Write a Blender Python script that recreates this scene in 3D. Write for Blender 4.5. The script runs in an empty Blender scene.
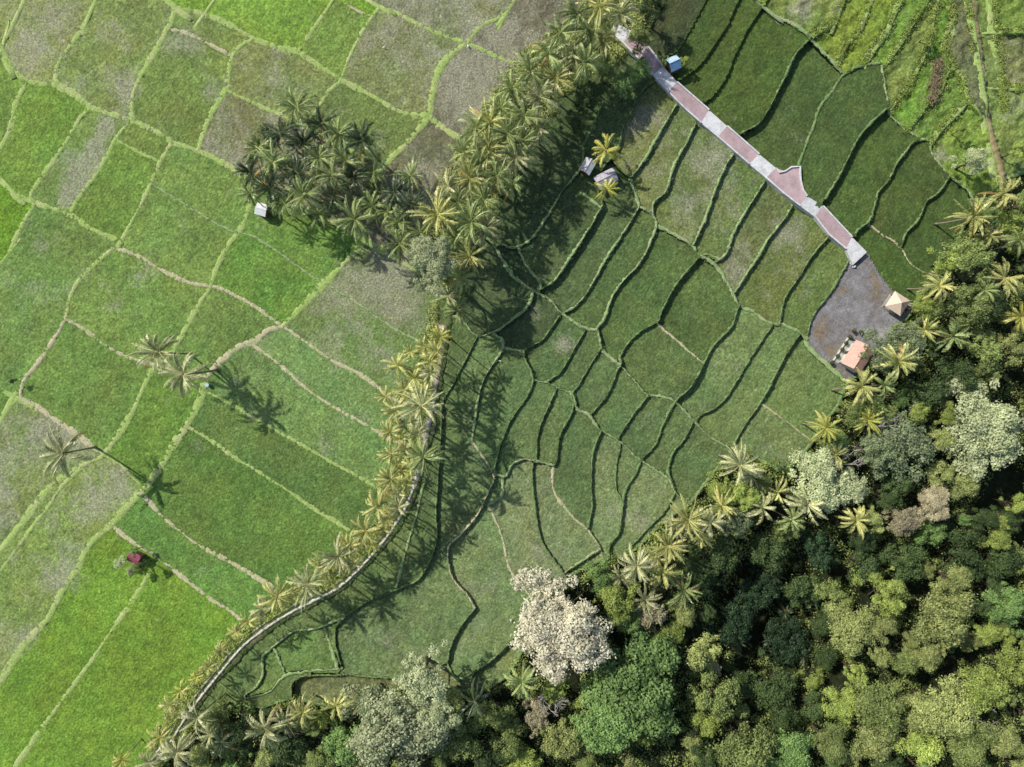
import bpy, math, random
import numpy as np
from mathutils import Vector, Matrix
random.seed(7); RNG=np.random.default_rng(11)
S=bpy.context.scene; COL=S.collection
H=150.0; F=704.0; CX,CY=512.0,383.5; PX=H/F
def lin(c): 
    c=np.array(c,float)/255.0
    return np.where(c<=0.04045,c/12.92,((c+0.055)/1.055)**2.4)
def at(px,py,z=0.0):
    k=(H-z)/F
    return Vector(((px-CX)*k,(CY-py)*k,z))
# ------------------------------------------------------------------ helpers
def tag(o,label=None,cat=None,group=None,kind=None):
    if label: o['label']=label
    if cat: o['category']=cat
    if group: o['group']=group
    if kind: o['kind']=kind
    return o
def link(o,parent=None):
    COL.objects.link(o)
    if parent: o.parent=parent
    return o
def mesh_np(name,V,Fq,mat=None,col=None,smooth=False,mats=None,fm=None):
    """V (n,3); Fq list of faces or (m,k) array"""
    me=bpy.data.meshes.new(name)
    V=np.asarray(V,np.float32)
    if isinstance(Fq,np.ndarray):
        m,k=Fq.shape
        me.vertices.add(len(V)); me.vertices.foreach_set('co',V.ravel())
        me.loops.add(m*k); me.loops.foreach_set('vertex_index',Fq.astype(np.int32).ravel())
        me.polygons.add(m); me.polygons.foreach_set('loop_start',np.arange(0,m*k,k,dtype=np.int32))
        me.update(calc_edges=True)
    else:
        me.from_pydata([tuple(v) for v in V],[],[tuple(f) for f in Fq])
    if mat: me.materials.append(mat)
    if mats:
        for q in mats: me.materials.append(q)
    if fm is not None: me.polygons.foreach_set('material_index',np.asarray(fm,np.int32))
    if col is not None:
        a=me.color_attributes.new('Col','FLOAT_COLOR','POINT'); a.data.foreach_set('color',np.asarray(col,np.float32).ravel())
    if smooth: me.polygons.foreach_set('use_smooth',np.ones(len(me.polygons),bool))
    me.update()
    return me
def obj(name,me,parent=None): return link(bpy.data.objects.new(name,me),parent)
def empty(name,loc,rz=0.0):
    o=bpy.data.objects.new(name,None); o.empty_display_size=0.5; o.location=loc; o.rotation_euler=(0,0,rz); return link(o)
class MB:
    def __init__(s): s.v=[]; s.f=[]
    def box(s,c,d,rz=0.0,tilt=0.0):
        M=Matrix.Translation(Vector(c))@Matrix.Rotation(rz,4,'Z')@Matrix.Rotation(tilt,4,'X')
        n=len(s.v); x,y,z=[q/2 for q in d]
        for a in ((-x,-y,-z),(x,-y,-z),(x,y,-z),(-x,y,-z),(-x,-y,z),(x,-y,z),(x,y,z),(-x,y,z)): s.v.append(tuple(M@Vector(a)))
        for q in ((0,3,2,1),(4,5,6,7),(0,1,5,4),(1,2,6,5),(2,3,7,6),(3,0,4,7)): s.f.append(tuple(n+i for i in q))
        return s
    def tube(s,pts,rad,n=7,cap=True):
        base=len(s.v); P=[Vector(p) for p in pts]
        for i,p in enumerate(P):
            d=(P[min(i+1,len(P)-1)]-P[max(i-1,0)]).normalized()
            u=d.cross(Vector((0.3,0.9,0.1))).normalized(); w=d.cross(u)
            r=rad[i] if hasattr(rad,'__len__') else rad
            for k in range(n):
                a=2*math.pi*k/n; s.v.append(tuple(p+u*(r*math.cos(a))+w*(r*math.sin(a))))
        for i in range(len(P)-1):
            for k in range(n):
                a=base+i*n+k; b=base+i*n+(k+1)%n; s.f.append((a,b,b+n,a+n))
        if cap:
            s.f.append(tuple(base+k for k in range(n))[::-1]); e=base+(len(P)-1)*n; s.f.append(tuple(e+k for k in range(n)))
        return s
    def face(s,pts):
        n=len(s.v); s.v+= [tuple(p) for p in pts]; s.f.append(tuple(range(n,n+len(pts)))); return s
    def mesh(s,name,mat,smooth=False): return mesh_np(name,s.v,s.f,mat,smooth=smooth)
    def build(s,name,mat,parent=None,smooth=False): return obj(name,s.mesh(name,mat,smooth),parent)
# ------------------------------------------------------------------ materials
def new_mat(name):
    m=bpy.data.materials.new(name); m.use_nodes=True; nt=m.node_tree; nt.nodes.clear(); return m,nt,nt.nodes,nt.links
def N(nt,t,**k):
    n=nt.nodes.new(t)
    for a,b in k.items():
        if a in n.inputs: n.inputs[a].default_value=b
        else: setattr(n,a,b)
    return n
def wpos(nt):
    return N(nt,'ShaderNodeNewGeometry').outputs['Position']
def noise(nt,scale,detail=4,rough=0.6,vec=None,dist=0.0):
    n=N(nt,'ShaderNodeTexNoise'); n.inputs['Scale'].default_value=scale; n.inputs['Detail'].default_value=detail
    n.inputs['Roughness'].default_value=rough; n.inputs['Distortion'].default_value=dist
    nt.links.new(vec if vec is not None else wpos(nt),n.inputs['Vector']); return n.outputs['Fac']
def ramp(nt,src,stops):
    r=N(nt,'ShaderNodeValToRGB'); e=r.color_ramp.elements
    while len(e)<len(stops): e.new(0.5)
    for i,(p,c) in enumerate(stops):
        e[i].position=p; e[i].color=(c,c,c,1) if not hasattr(c,'__len__') else (*c[:3],1)
    nt.links.new(src,r.inputs['Fac']); return r.outputs['Color']
def mix(nt,a,b,fac,mode='MIX'):
    m=N(nt,'ShaderNodeMix',data_type='RGBA',blend_type=mode)
    for s,v in ((6,a),(7,b)):
        if hasattr(v,'is_linked') or hasattr(v,'links'): nt.links.new(v,m.inputs[s])
        else: m.inputs[s].default_value=(*v[:3],1)
    if hasattr(fac,'links'): nt.links.new(fac,m.inputs[0])
    else: m.inputs[0].default_value=fac
    return m.outputs[2]
def math_n(nt,op,a,b=None,clamp=False):
    m=N(nt,'ShaderNodeMath',operation=op); m.use_clamp=clamp
    for i,v in enumerate((a,b)):
        if v is None: continue
        if hasattr(v,'links'): nt.links.new(v,m.inputs[i])
        else: m.inputs[i].default_value=v
    return m.outputs[0]
def finish(nt,color,rough=0.85,bump=None,bstr=0.5,bdist=0.1,spec=0.3,transl=0.0,tcol=None):
    p=N(nt,'ShaderNodeBsdfPrincipled')
    if hasattr(color,'links'): nt.links.new(color,p.inputs['Base Color'])
    else: p.inputs['Base Color'].default_value=(*color[:3],1)
    p.inputs['Roughness'].default_value=rough; p.inputs['Specular IOR Level'].default_value=spec
    if bump is not None:
        b=N(nt,'ShaderNodeBump'); b.inputs['Strength'].default_value=bstr; b.inputs['Distance'].default_value=bdist
        nt.links.new(bump,b.inputs['Height']); nt.links.new(b.outputs[0],p.inputs['Normal'])
    out=N(nt,'ShaderNodeOutputMaterial'); sh=p.outputs[0]
    if transl>0:
        t=N(nt,'ShaderNodeBsdfTranslucent'); 
        if hasattr(color,'links'): nt.links.new(color,t.inputs['Color'])
        else: t.inputs['Color'].default_value=(*color[:3],1)
        ms=N(nt,'ShaderNodeMixShader'); ms.inputs[0].default_value=transl
        nt.links.new(sh,ms.inputs[1]); nt.links.new(t.outputs[0],ms.inputs[2]); sh=ms.outputs[0]
    nt.links.new(sh,out.inputs['Surface'])
def rot_map(nt,rz,sx,sy):
    m=N(nt,'ShaderNodeMapping'); m.inputs['Rotation'].default_value=(0,0,rz); m.inputs['Scale'].default_value=(sx,sy,1)
    nt.links.new(wpos(nt),m.inputs['Vector']); return m.outputs[0]

def mat_rice(name,fine=2.6,contrast=1.0):
    m,nt,_,L=new_mat(name)
    a=N(nt,'ShaderNodeVertexColor'); a.layer_name='Col'
    g=noise(nt,fine,5,0.72); g2=noise(nt,0.55,4,0.6); 
    # sparse (pale) growth: streaky noise decides where stubble soil shows
    st=noise(nt,1.0,5,0.75,vec=rot_map(nt,0.9,1.5,0.75),dist=0.6)
    lo=noise(nt,0.16,4,0.6,dist=0.5)
    sm=math_n(nt,'ADD',math_n(nt,'MULTIPLY',st,1.1),math_n(nt,'MULTIPLY',lo,1.0))
    sm=math_n(nt,'ADD',sm,math_n(nt,'MULTIPLY',a.outputs['Alpha'],1.0))
    pf=ramp(nt,sm,[(0.0,0.0),(1.0,1.0)])
    mr=N(nt,'ShaderNodeMapRange'); L.new(sm,mr.inputs[0]); mr.inputs[1].default_value=1.34; mr.inputs[2].default_value=1.74; mr.inputs[3].default_value=0; mr.inputs[4].default_value=0.70
    soil=ramp(nt,noise(nt,3.1,4,0.7),[(0.3,tuple(lin((116,116,92)))),(0.7,tuple(lin((190,188,164))))])
    c=mix(nt,a.outputs['Color'],soil,mr.outputs[0])
    wv=N(nt,'ShaderNodeTexWave',wave_type='BANDS',bands_direction='X'); wv.inputs['Scale'].default_value=0.42; wv.inputs['Distortion'].default_value=1.6; wv.inputs['Detail'].default_value=2
    L.new(rot_map(nt,0.55,1,1),wv.inputs['Vector'])
    rowm=math_n(nt,'MULTIPLY',wv.outputs['Fac'],ramp(nt,noise(nt,0.035,2,0.5),[(0.45,0.0),(0.6,1.0)]))
    gg=ramp(nt,g,[(0.30,0.36),(0.44,0.76),(0.55,1.12),(0.72,1.8)])
    c=mix(nt,c,gg,0.9*contrast if contrast<1.1 else 1.0,'MULTIPLY')
    c=mix(nt,c,ramp(nt,g2,[(0.3,0.82),(0.7,1.16)]),0.8,'MULTIPLY')
    c=mix(nt,c,ramp(nt,rowm,[(0.0,1.03),(1.0,0.80)]),0.55,'MULTIPLY')
    # hue variation towards yellow
    c=mix(nt,c,(0.20,0.24,0.03),math_n(nt,'MULTIPLY',ramp(nt,noise(nt,0.22,5,0.7),[(0.52,0.0),(0.78,1.0)]),0.22))
    h=math_n(nt,'ADD',noise(nt,3.2,6,0.8),math_n(nt,'MULTIPLY',noise(nt,0.9,3,0.6),0.8))
    finish(nt,c,0.8,h,0.75,0.22,0.25)
    return m
M_RICE=mat_rice('rice_crop'); 
def mat_bank(name,cg,ct,cd,tan=0.5):
    m,nt,_,L=new_mat(name)
    n1=noise(nt,0.25,4,0.65); n2=noise(nt,3.0,5,0.75)
    c=mix(nt,tuple(lin(cg)),tuple(lin(ct)),ramp(nt,n1,[(tan-0.09,0.0),(tan+0.12,1.0)]))
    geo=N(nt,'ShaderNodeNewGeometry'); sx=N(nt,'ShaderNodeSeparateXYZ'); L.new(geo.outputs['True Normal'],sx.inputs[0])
    c=mix(nt,tuple(lin(cd)),c,ramp(nt,sx.outputs['Z'],[(0.35,0.0),(0.8,1.0)]))  # steep faces mix to dark earth; terrace ones deepened as painted shade
    c=mix(nt,c,ramp(nt,n2,[(0.25,0.45),(0.5,0.95),(0.8,1.45)]),0.9,'MULTIPLY')
    finish(nt,c,0.9,noise(nt,4,6,0.8),0.9,0.2,0.2); return m
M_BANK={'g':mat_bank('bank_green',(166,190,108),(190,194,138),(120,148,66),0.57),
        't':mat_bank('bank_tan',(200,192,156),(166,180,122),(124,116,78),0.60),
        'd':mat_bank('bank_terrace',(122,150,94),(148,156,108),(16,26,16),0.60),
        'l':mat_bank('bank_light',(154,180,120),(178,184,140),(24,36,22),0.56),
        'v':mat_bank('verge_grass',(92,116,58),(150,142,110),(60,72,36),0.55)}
def mat_simple(name,c1,c2,scale=2.0,rough=0.8,bstr=0.3,bdist=0.05,spec=0.3,detail=5,transl=0,objsp=False):
    m,nt,_,L=new_mat(name)
    v=None
    if objsp: v=N(nt,'ShaderNodeTexCoord').outputs['Object']
    n=noise(nt,scale,detail,0.65,vec=v)
    c=ramp(nt,n,[(0.3,tuple(lin(c1))),(0.7,tuple(lin(c2)))])
    finish(nt,c,rough,n if bstr>0 else None,bstr,bdist,spec,transl); return m
def mat_leaf(name,dark,light,transl=0.25,rough=0.55,attr=True,spec=0.35):
    m,nt,_,L=new_mat(name)
    a=N(nt,'ShaderNodeVertexColor'); a.layer_name='Col'
    sp=N(nt,'ShaderNodeSeparateColor'); L.new(a.outputs['Color'],sp.inputs[0])
    oi=N(nt,'ShaderNodeObjectInfo')
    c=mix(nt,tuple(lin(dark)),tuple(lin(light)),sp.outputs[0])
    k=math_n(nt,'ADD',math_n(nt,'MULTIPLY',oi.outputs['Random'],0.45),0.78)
    kk=N(nt,'ShaderNodeCombineColor'); 
    for i in range(3): L.new(k,kk.inputs[i])
    c=mix(nt,c,kk.outputs[0],1.0,'MULTIPLY')
    c=mix(nt,c,ramp(nt,noise(nt,0.5,3,0.6),[(0.3,0.8),(0.7,1.2)]),0.8,'MULTIPLY')
    finish(nt,c,rough,None,0,0,spec,transl); return m
# ------------------------------------------------------------------ network of banks (photo pixels)
# (kind, width px, points)
B=[]
def b(kind,w,*p): B.append((kind,w,[tuple(q) for q in p]))
b('g',4.5,(0,48),(6,60),(16,73),(28,81),(42,84),(56,85),(75,95),(91,107),(112,114),(132,121),(155,131),(175,143),(197,150),(225,164),(238,172),(262,184),(310,212),(352,232),(366,240),(402,262),(444,288))
b('g',3.5,(24,0),(14,22),(4,42),(1,52))
b('g',4,(95,0),(86,22),(73,42),(60,60),(56,72),(57,84))
b('g',4,(166,0),(175,7),(193,11),(208,15),(230,25),(253,38),(278,47),(298,52),(318,65),(340,79),(361,90),(381,101),(396,110),(413,115),(427,116),(441,126),(456,136),(475,146),(492,154))
b('g',3,(214,0),(205,13))
b('g',4,(175,8),(172,20),(167,29),(157,48),(147,65),(137,83),(132,100),(132,120))
b('t',3.2,(167,29),(185,32),(205,42),(231,55))
b('g',4,(253,38),(235,52),(229,70),(226,88),(215,107),(206,125),(199,148))
b('g',3.5,(226,90),(256,104),(281,115),(300,124),(345,148),(386,165))
b('g',3.5,(26,83),(15,105),(9,130),(0,149))
b('g',3.5,(91,107),(79,120),(62,148),(45,172),(31,194),(33,202))
b('g',3.5,(127,125),(115,140),(105,160),(92,180),(82,192),(69,214))
b('g',2.6,(117,140),(135,150),(156,160))
b('g',3.5,(170,145),(160,162),(147,192),(133,219),(122,240),(118,247))
b('g',4,(0,180),(12,192),(32,202),(68,214),(88,227),(112,238),(122,242))
b('t',4,(113,248),(122,250),(140,257),(162,270),(185,281),(207,286),(220,288),(240,298),(256,307),(268,316),(281,326))
b('g',3.5,(34,204),(20,229),(8,254),(0,264))
b('g',3.8,(113,248),(95,264),(78,282),(69,300),(66,317))
b('t',4,(66,317),(55,337),(38,362),(24,380),(21,390),(21,399))
b('t',4.5,(66,319),(85,330),(105,345),(125,356),(142,362),(160,366),(185,374),(206,378))
b('g',4.2,(256,182),(247,212),(240,230),(227,247),(217,267),(210,287),(197,307),(185,330),(170,354))
b('g',4,(170,354),(155,366),(145,384),(135,407),(120,432),(104,454))
b('l',1.8,(150,182),(165,192),(190,207),(212,221),(235,233))
b('l',1.8,(237,232),(256,238),(281,254),(306,272),(322,282),(331,287),(356,302),(381,320),(406,335),(424,342))
b('t',5,(206,378),(210,372),(225,357),(240,346),(256,340),(268,330),(283,326))
b('g',5,(283,326),(306,302),(326,282),(353,254),(366,240))
b('t',3.2,(286,328),(306,342),(331,360),(356,372),(374,384),(386,395),(398,401))
b('t',3.2,(254,346),(271,358),(286,370),(301,384),(318,397),(343,412),(363,423),(381,434),(392,440))
b('g',3,(207,392),(236,407),(256,419),(281,433),(306,447),(331,462),(356,475),(373,485),(386,492))
b('g',3,(189,428),(212,441),(237,459),(256,470),(276,483),(293,494),(313,508),(333,520),(356,534),(366,540))
b('g',5.5,(205,378),(200,399),(187,424),(172,447),(157,471),(142,491),(125,509),(110,526),(90,544),(77,569),(72,576),(60,595),(47,620),(35,632),(20,650),(7,670),(0,680))
b('t',5,(21,399),(40,409),(57,421),(75,433),(92,446),(104,454))
b('g',3.2,(104,454),(120,464),(138,482),(146,490))
b('g',4,(0,389),(21,400))
b('g',3.5,(18,399),(7,409),(0,421))
b('g',5,(104,456),(92,461),(72,471),(57,481),(42,496),(25,519),(12,536),(0,551))
b('g',3.5,(82,467),(62,486),(50,504),(37,521),(20,544),(0,571))
b('t',4.2,(142,494),(162,516),(180,531),(200,546),(225,559),(254,576),(272,588))
b('t',3.6,(112,526),(135,544),(155,556),(180,575),(195,587),(212,600),(232,612),(246,627))
b('g',4,(150,572),(135,597),(112,630),(92,660),(72,687),(50,717),(30,745),(15,767))
b('g',3.2,(333,0),(323,15),(311,32),(298,52))
b('g',3.5,(380,7),(368,22),(358,40),(348,60),(340,81),(328,92),(316,110),(308,120))
b('t',2,(338,0),(351,7),(371,16))
b('g',3.5,(366,0),(378,6),(396,12),(418,24),(441,34),(463,42),(481,49),(503,59),(520,64),(548,76))
b('g',3.5,(468,42),(481,26),(496,19),(508,10),(514,0))
b('g',5,(465,44),(448,57),(438,72),(433,90),(428,116),(418,130),(403,147),(388,162),(376,177),(366,192),(356,205),(347,229))
# terraces
b('d',3.2,(664,0),(652,22),(637,34))
b('d',3.2,(706,0),(696,18),(687,35),(677,50),(664,57),(656,62))
b('d',3.2,(738,0),(729,20),(714,45),(699,65),(682,77),(672,82))
b('d',3.4,(767,0),(752,22),(737,50),(727,75),(714,95),(704,102))
b('d',3.4,(810,39),(795,55),(783,80),(773,100),(768,110),(757,125),(740,134))
b('d',3.6,(880,64),(863,66),(843,75),(833,90),(820,107),(814,125),(805,147),(798,166))
b('d',3.6,(886,109),(873,120),(858,137),(848,155),(838,175),(828,192),(821,203))
b('d',3.6,(928,140),(913,142),(905,152),(895,165),(888,180),(878,192),(873,207),(868,221),(857,230),(853,238))
b('d',3,(949,176),(938,192),(925,203),(918,219),(905,234),(900,247))
b('t',2.6,(868,222),(880,233),(900,247),(908,261),(920,271),(936,276),(944,278))
b('l',3,(757,0),(768,10),(793,25),(810,38),(828,58),(843,74))
b('l',3,(880,64),(883,90),(888,112),(905,130),(918,138),(930,142),(931,152),(943,170),(958,183),(968,192),(975,207))
b('d',3,(652,82),(637,98),(632,110),(622,130),(619,145),(612,158))
b('l',3.4,(678,103),(667,120),(657,137),(644,160),(630,178))
b('l',3,(630,178),(634,192),(639,207))
b('l',3.4,(697,120),(687,142),(674,165),(665,192),(654,202),(652,214),(656,225),(650,242),(640,262),(622,282),(612,297),(605,317),(597,328))
b('l',3.4,(597,328),(598,332),(601,348),(606,354),(620,365))
b('l',3.2,(735,152),(725,167),(714,192),(705,217),(692,246))
b('l',3.2,(765,180),(758,192),(745,212),(732,235),(725,254),(714,263))
b('l',3.2,(793,204),(783,220),(768,239),(757,257),(747,272),(734,292))
b('d',2.8,(828,237),(813,254),(798,277),(783,300),(778,325))
b('d',3.6,(851,256),(840,275),(830,292),(813,315),(806,335))
b('l',4,(806,335),(807,345),(818,357),(830,368),(845,382))
b('l',3,(656,225),(672,234),(692,246),(697,254),(712,263),(720,272),(730,290),(738,305),(752,312),(768,323),(783,325),(800,334),(807,340))
b('l',2.6,(697,258),(706,255),(716,258))
b('d',3.2,(799,334),(785,354),(770,384),(759,404),(745,424),(732,448))
b('d',3,(770,326),(752,354),(734,384),(720,404),(700,416),(697,421))
b('d',3.4,(738,305),(730,327),(712,347),(692,384),(675,401),(662,426),(655,444),(642,459),(635,474),(625,491),(622,509),(619,531),(610,544),(609,556))
b('d',3.4,(697,259),(687,270),(672,290),(660,314),(657,322),(637,334),(622,352),(620,365))
b('t',2.6,(658,324),(680,344),(702,363))
b('l',3.2,(639,207),(625,230),(607,257),(590,287),(577,305),(562,313))
b('l',3,(639,207),(652,214))
b('l',3.2,(602,206),(585,235),(567,262),(555,280),(540,290))
b('l',3,(580,170),(572,180),(562,192),(547,217),(530,240),(512,248),(500,244))
b('l',2.6,(580,192),(598,207))
b('l',4,(478,236),(489,240),(501,257),(512,275),(532,290),(550,300),(560,312),(582,327),(597,330))
b('l',2.6,(519,250),(527,267),(540,282),(540,290))
b('l',3.6,(533,292),(527,307),(512,320),(498,330),(478,336),(468,327),(460,318))
b('d',3,(477,337),(463,365),(453,384),(442,404),(441,434),(439,466),(436,509),(436,544),(421,576),(401,587),(366,602),(341,620),(335,630),(336,647),(343,667),(345,673),(391,676),(428,666),(448,660))
b('l',2.8,(494,334),(502,340),(502,350),(491,367),(482,384),(475,417),(472,442))
b('t',2.8,(472,442),(493,474),(488,492),(478,514),(461,534),(448,549),(452,576),(468,595),(475,607))
b('d',3,(475,607),(461,625),(451,645),(448,661))
b('l',2.8,(448,662),(456,677),(473,672))
b('d',3,(560,315),(542,340),(524,352),(531,372),(533,382))
b('d',3,(533,382),(530,390),(522,404),(512,418),(502,441),(495,466),(495,474))
b('l',2.6,(524,352),(512,349),(502,347))
b('l',3.2,(533,380),(547,383),(560,389),(572,394),(577,409),(589,415),(599,429),(619,441),(639,459),(667,478),(674,491),(682,498),(692,500))
b('d',3,(585,330),(575,347),(562,370),(547,382))
b('d',3.2,(600,349),(589,367),(579,384),(572,394),(573,409),(560,436),(557,459),(553,466))
b('d',3,(618,368),(612,384),(604,399),(590,415))
b('l',3.2,(620,365),(637,384),(647,394),(672,400),(692,419),(709,436),(732,450),(738,454))
b('d',2.8,(647,396),(632,416),(618,438),(620,446),(616,466),(616,489),(622,500))
b('d',3.2,(693,421),(684,439),(672,454),(668,471),(672,486))
b('d',3.2,(674,493),(664,511),(649,526),(631,546),(624,556))
b('d',2.8,(601,430),(593,451),(591,484),(592,506),(587,528))
b('d',2.8,(556,389),(539,429),(536,456),(532,469),(534,499),(542,541),(562,570),(566,578))
b('t',2.8,(553,466),(554,491),(572,516),(587,529),(599,546),(602,556))
b('l',3,(495,474),(505,476),(512,465),(527,459),(553,465))
b('l',2.8,(503,476),(501,496),(488,506))
b('t',2.6,(488,506),(501,534),(508,564),(514,576),(530,595),(534,600))
b('l',2.6,(563,573),(587,556),(600,548))
b('l',2.4,(425,480),(422,489),(418,509),(411,534),(401,569),(396,590))
b('l',2.4,(437,402),(448,410),(460,414),(473,421))
b('d',3.4,(518,632),(512,638),(493,657),(473,672),(472,688))
b('l',2.8,(338,620),(313,629),(293,632),(273,647),(263,657),(263,675),(256,687),(246,694))
b('l',2.2,(275,650),(285,672))
b('l',3.2,(246,698),(256,695),(271,690),(286,675),(313,670),(341,668))
b('d',3,(343,674),(306,675),(293,682),(293,696))
b('l',2.6,(326,632),(338,667))
b('d',3,(536,116),(549,127),(565,138),(582,150),(582,168))
b('d',2.6,(601,106),(592,128),(581,149))
b('d',3,(612,158),(604,166),(598,180),(598,196),(602,206))
b('d',2.6,(612,160),(622,172),(630,178))
b('t',3,(759,402),(768,408),(787,422),(806,437))
b('l',3,(768,464),(758,459),(747,450),(738,452))
# rough meadow, north-east corner
b('g',4,(844,0),(836,20),(813,37))
b('g',4.5,(900,0),(886,32),(865,62))
b('g',4,(929,0),(908,32),(885,66))
b('g',3.5,(872,0),(860,30),(845,48),(838,66))
b('g',4,(938,0),(932,28),(928,48),(918,68),(905,92),(890,110))
b('g',4,(947,74),(940,92),(930,100),(908,130))
b('g',4.5,(966,100),(958,112),(940,130),(931,143))
b('g',4.5,(994,0),(996,35),(1003,75),(1004,110))
b('g',4.5,(969,0),(975,45),(978,82),(985,125),(989,147),(994,185))
b('g',4,(998,31),(1024,31))
b('g',4,(1006,88),(1024,89))
b('g',3.5,(950,0),(952,20),(944,45),(948,60),(962,80),(966,100),(983,118))
TRACK=[(150,767),(168,742),(185,715),(205,688),(222,667),(240,646),(262,628),(285,613),(310,600),(335,587),(352,573),(368,556),(386,534),(399,514),(408,496),(415,474),(421,450),(427,420),(433,385),(440,345),(446,305),(453,262),(463,220),(480,175),(503,130),(530,92),(560,62),(590,42),(607,27)]
TRACK_FULL=[(-40,1040),(60,880),(110,822)]+TRACK+[(622,5),(640,-30),(680,-90),(720,-150),(760,-260)]
FEDGE=[(-20,1060),(75,900),(125,815),(172,745),(205,716),(236,705),(262,706),(293,697),(318,704),(360,700),(400,688),(440,684),(472,688),(500,680),(520,655),(528,620),(534,600),(552,585),(566,578),(600,560),(624,556),(640,545),(666,520),(692,500),(715,470),(738,452),(768,464),(783,470),(806,448),(820,425),(835,408),(846,384),(858,374),(880,352),(890,330),(905,318),(915,300),(928,287),(944,278),(952,252),(962,230),(975,207),(994,188),(1024,172),(1210,120)]
ROAD_L=[(612,33),(623,43),(641,62),(653,75),(668,92),(684,108),(701,123),(718,137),(734,151),(749,164),(766,178),(783,193),(800,206),(815,217),(829,235),(846,249),(853,265)]
ROAD_R=[(614,22),(634,32),(650,49),(663,66),(677,82),(693,96),(709,110),(727,126),(743,140),(759,154),(776,168),(795,184),(807,196),(823,206),(837,221),(852,237),(867,252)]
ROADC=[((a[0]+c[0])/2,(a[1]+c[1])/2) for a,c in zip(ROAD_L,ROAD_R)]
# ------------------------------------------------------------------ splines & snapping
def segd(px,py,pts):
    best=1e9;bp=None
    for (x0,y0),(x1,y1) in zip(pts[:-1],pts[1:]):
        dx,dy=x1-x0,y1-y0; t=max(0,min(1,((px-x0)*dx+(py-y0)*dy)/(dx*dx+dy*dy+1e-9)))
        qx,qy=x0+t*dx,y0+t*dy; d=math.hypot(px-qx,py-qy)
        if d<best: best=d;bp=(qx,qy)
    return best,bp
allp=[p for _,_,p in B]+[TRACK_FULL,FEDGE,ROADC]
NB=[]
for i,(k,w,p) in enumerate(B):
    p=list(p)
    for end in (0,-1):
        x,y=p[end]; nx,ny=p[1] if end==0 else p[-2]
        if x<=3 or x>=1021 or y<=3 or y>=764:
            L=math.hypot(x-nx,y-ny); q=(x+(x-nx)/L*420,y+(y-ny)/L*420)
            # rather outward than along the edge
            if end==0: p.insert(0,q)
            else: p.append(q)
            continue
        best=1e9;bq=None
        for j,o in enumerate(allp):
            if j==i: continue
            d,q=segd(x,y,o)
            lim=12 if j<len(B) else (48 if j==len(B) and x<440 and y>300 else 22)
            if d<lim and d<best: best=d;bq=q
        if bq and best>0.7:
            if end==0: p.insert(0,bq)
            else: p.append(bq)
    NB.append((k,w,p))
def catmull(p,step=1.8):
    p=[np.array(q,float) for q in p]; out=[]
    P=[2*p[0]-p[1]]+p+[2*p[-1]-p[-2]]
    for i in range(1,len(P)-2):
        a,b_,c,d=P[i-1],P[i],P[i+1],P[i+2]; n=max(1,int(np.linalg.norm(c-b_)/step))
        for t in np.arange(n)/n:
            out.append(0.5*((2*b_)+(-a+c)*t+(2*a-5*b_+4*c-d)*t*t+(-a+3*b_-3*c+d)*t**3))
    out.append(p[-1]); return np.array(out)
# ------------------------------------------------------------------ raster of regions
X0,X1,Y0,Y1=-180,1206,-150,918
W_,H_=X1-X0,Y1-Y0
blk=np.zeros((H_,W_),bool)
def stamp(pts,r):
    for q in range(len(pts)-1):
        n=int(np.hypot(*(pts[q+1]-pts[q]))*2)+1
        for t in np.arange(n+1)/n:
            x,y=pts[q]*(1-t)+pts[q+1]*t
            xi,yi=int(round(x-X0)),int(round(y-Y0))
            blk[max(0,yi-r):max(0,yi+r+1),max(0,xi-r):max(0,xi+r+1)]=True
SP=[(k,w,catmull(p)) for k,w,p in NB]
for k,w,p in SP: stamp(p,1)
TR=catmull(TRACK_FULL); FE=catmull(FEDGE); RC=catmull(ROADC)
stamp(TR,2); stamp(FE,1); stamp(RC,3)
yard_gate=[np.array((853.,262.)),np.array((867.,252.)),np.array((880,276.)),np.array((896,296.)),np.array((910,304.))]
stamp(yard_gate,1)
lab=np.zeros((H_,W_),np.int32); flat=lab.ravel(); free=(~blk).ravel()
cur=0; sizes=[0]
freeb=bytearray(free.tobytes()); labl=[0]*(H_*W_)
for s in range(H_*W_):
    if freeb[s]:
        cur+=1; st=[s]; freeb[s]=0; cnt=0
        while st:
            q=st.pop(); labl[q]=cur; cnt+=1; x=q%W_
            if x>0 and freeb[q-1]: freeb[q-1]=0; st.append(q-1)
            if x<W_-1 and freeb[q+1]: freeb[q+1]=0; st.append(q+1)
            if q>=W_ and freeb[q-W_]: freeb[q-W_]=0; st.append(q-W_)
            if q+W_<H_*W_ and freeb[q+W_]: freeb[q+W_]=0; st.append(q+W_)
        sizes.append(cnt)
lab=np.array(labl,np.int32).reshape(H_,W_); sizes=np.array(sizes)
small=np.where(sizes<60)[0]; lab[np.isin(lab,small)]=0
for it in range(14):
    z=lab==0
    if not z.any(): break
    for ax,sh in ((0,1),(0,-1),(1,1),(1,-1)):
        r=np.roll(lab,sh,ax); z=lab==0; lab=np.where(z,r,lab)
def region_at(px,py):
    return int(lab[min(H_-1,max(0,int(round(py-Y0)))),min(W_-1,max(0,int(round(px-X0))))])
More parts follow.
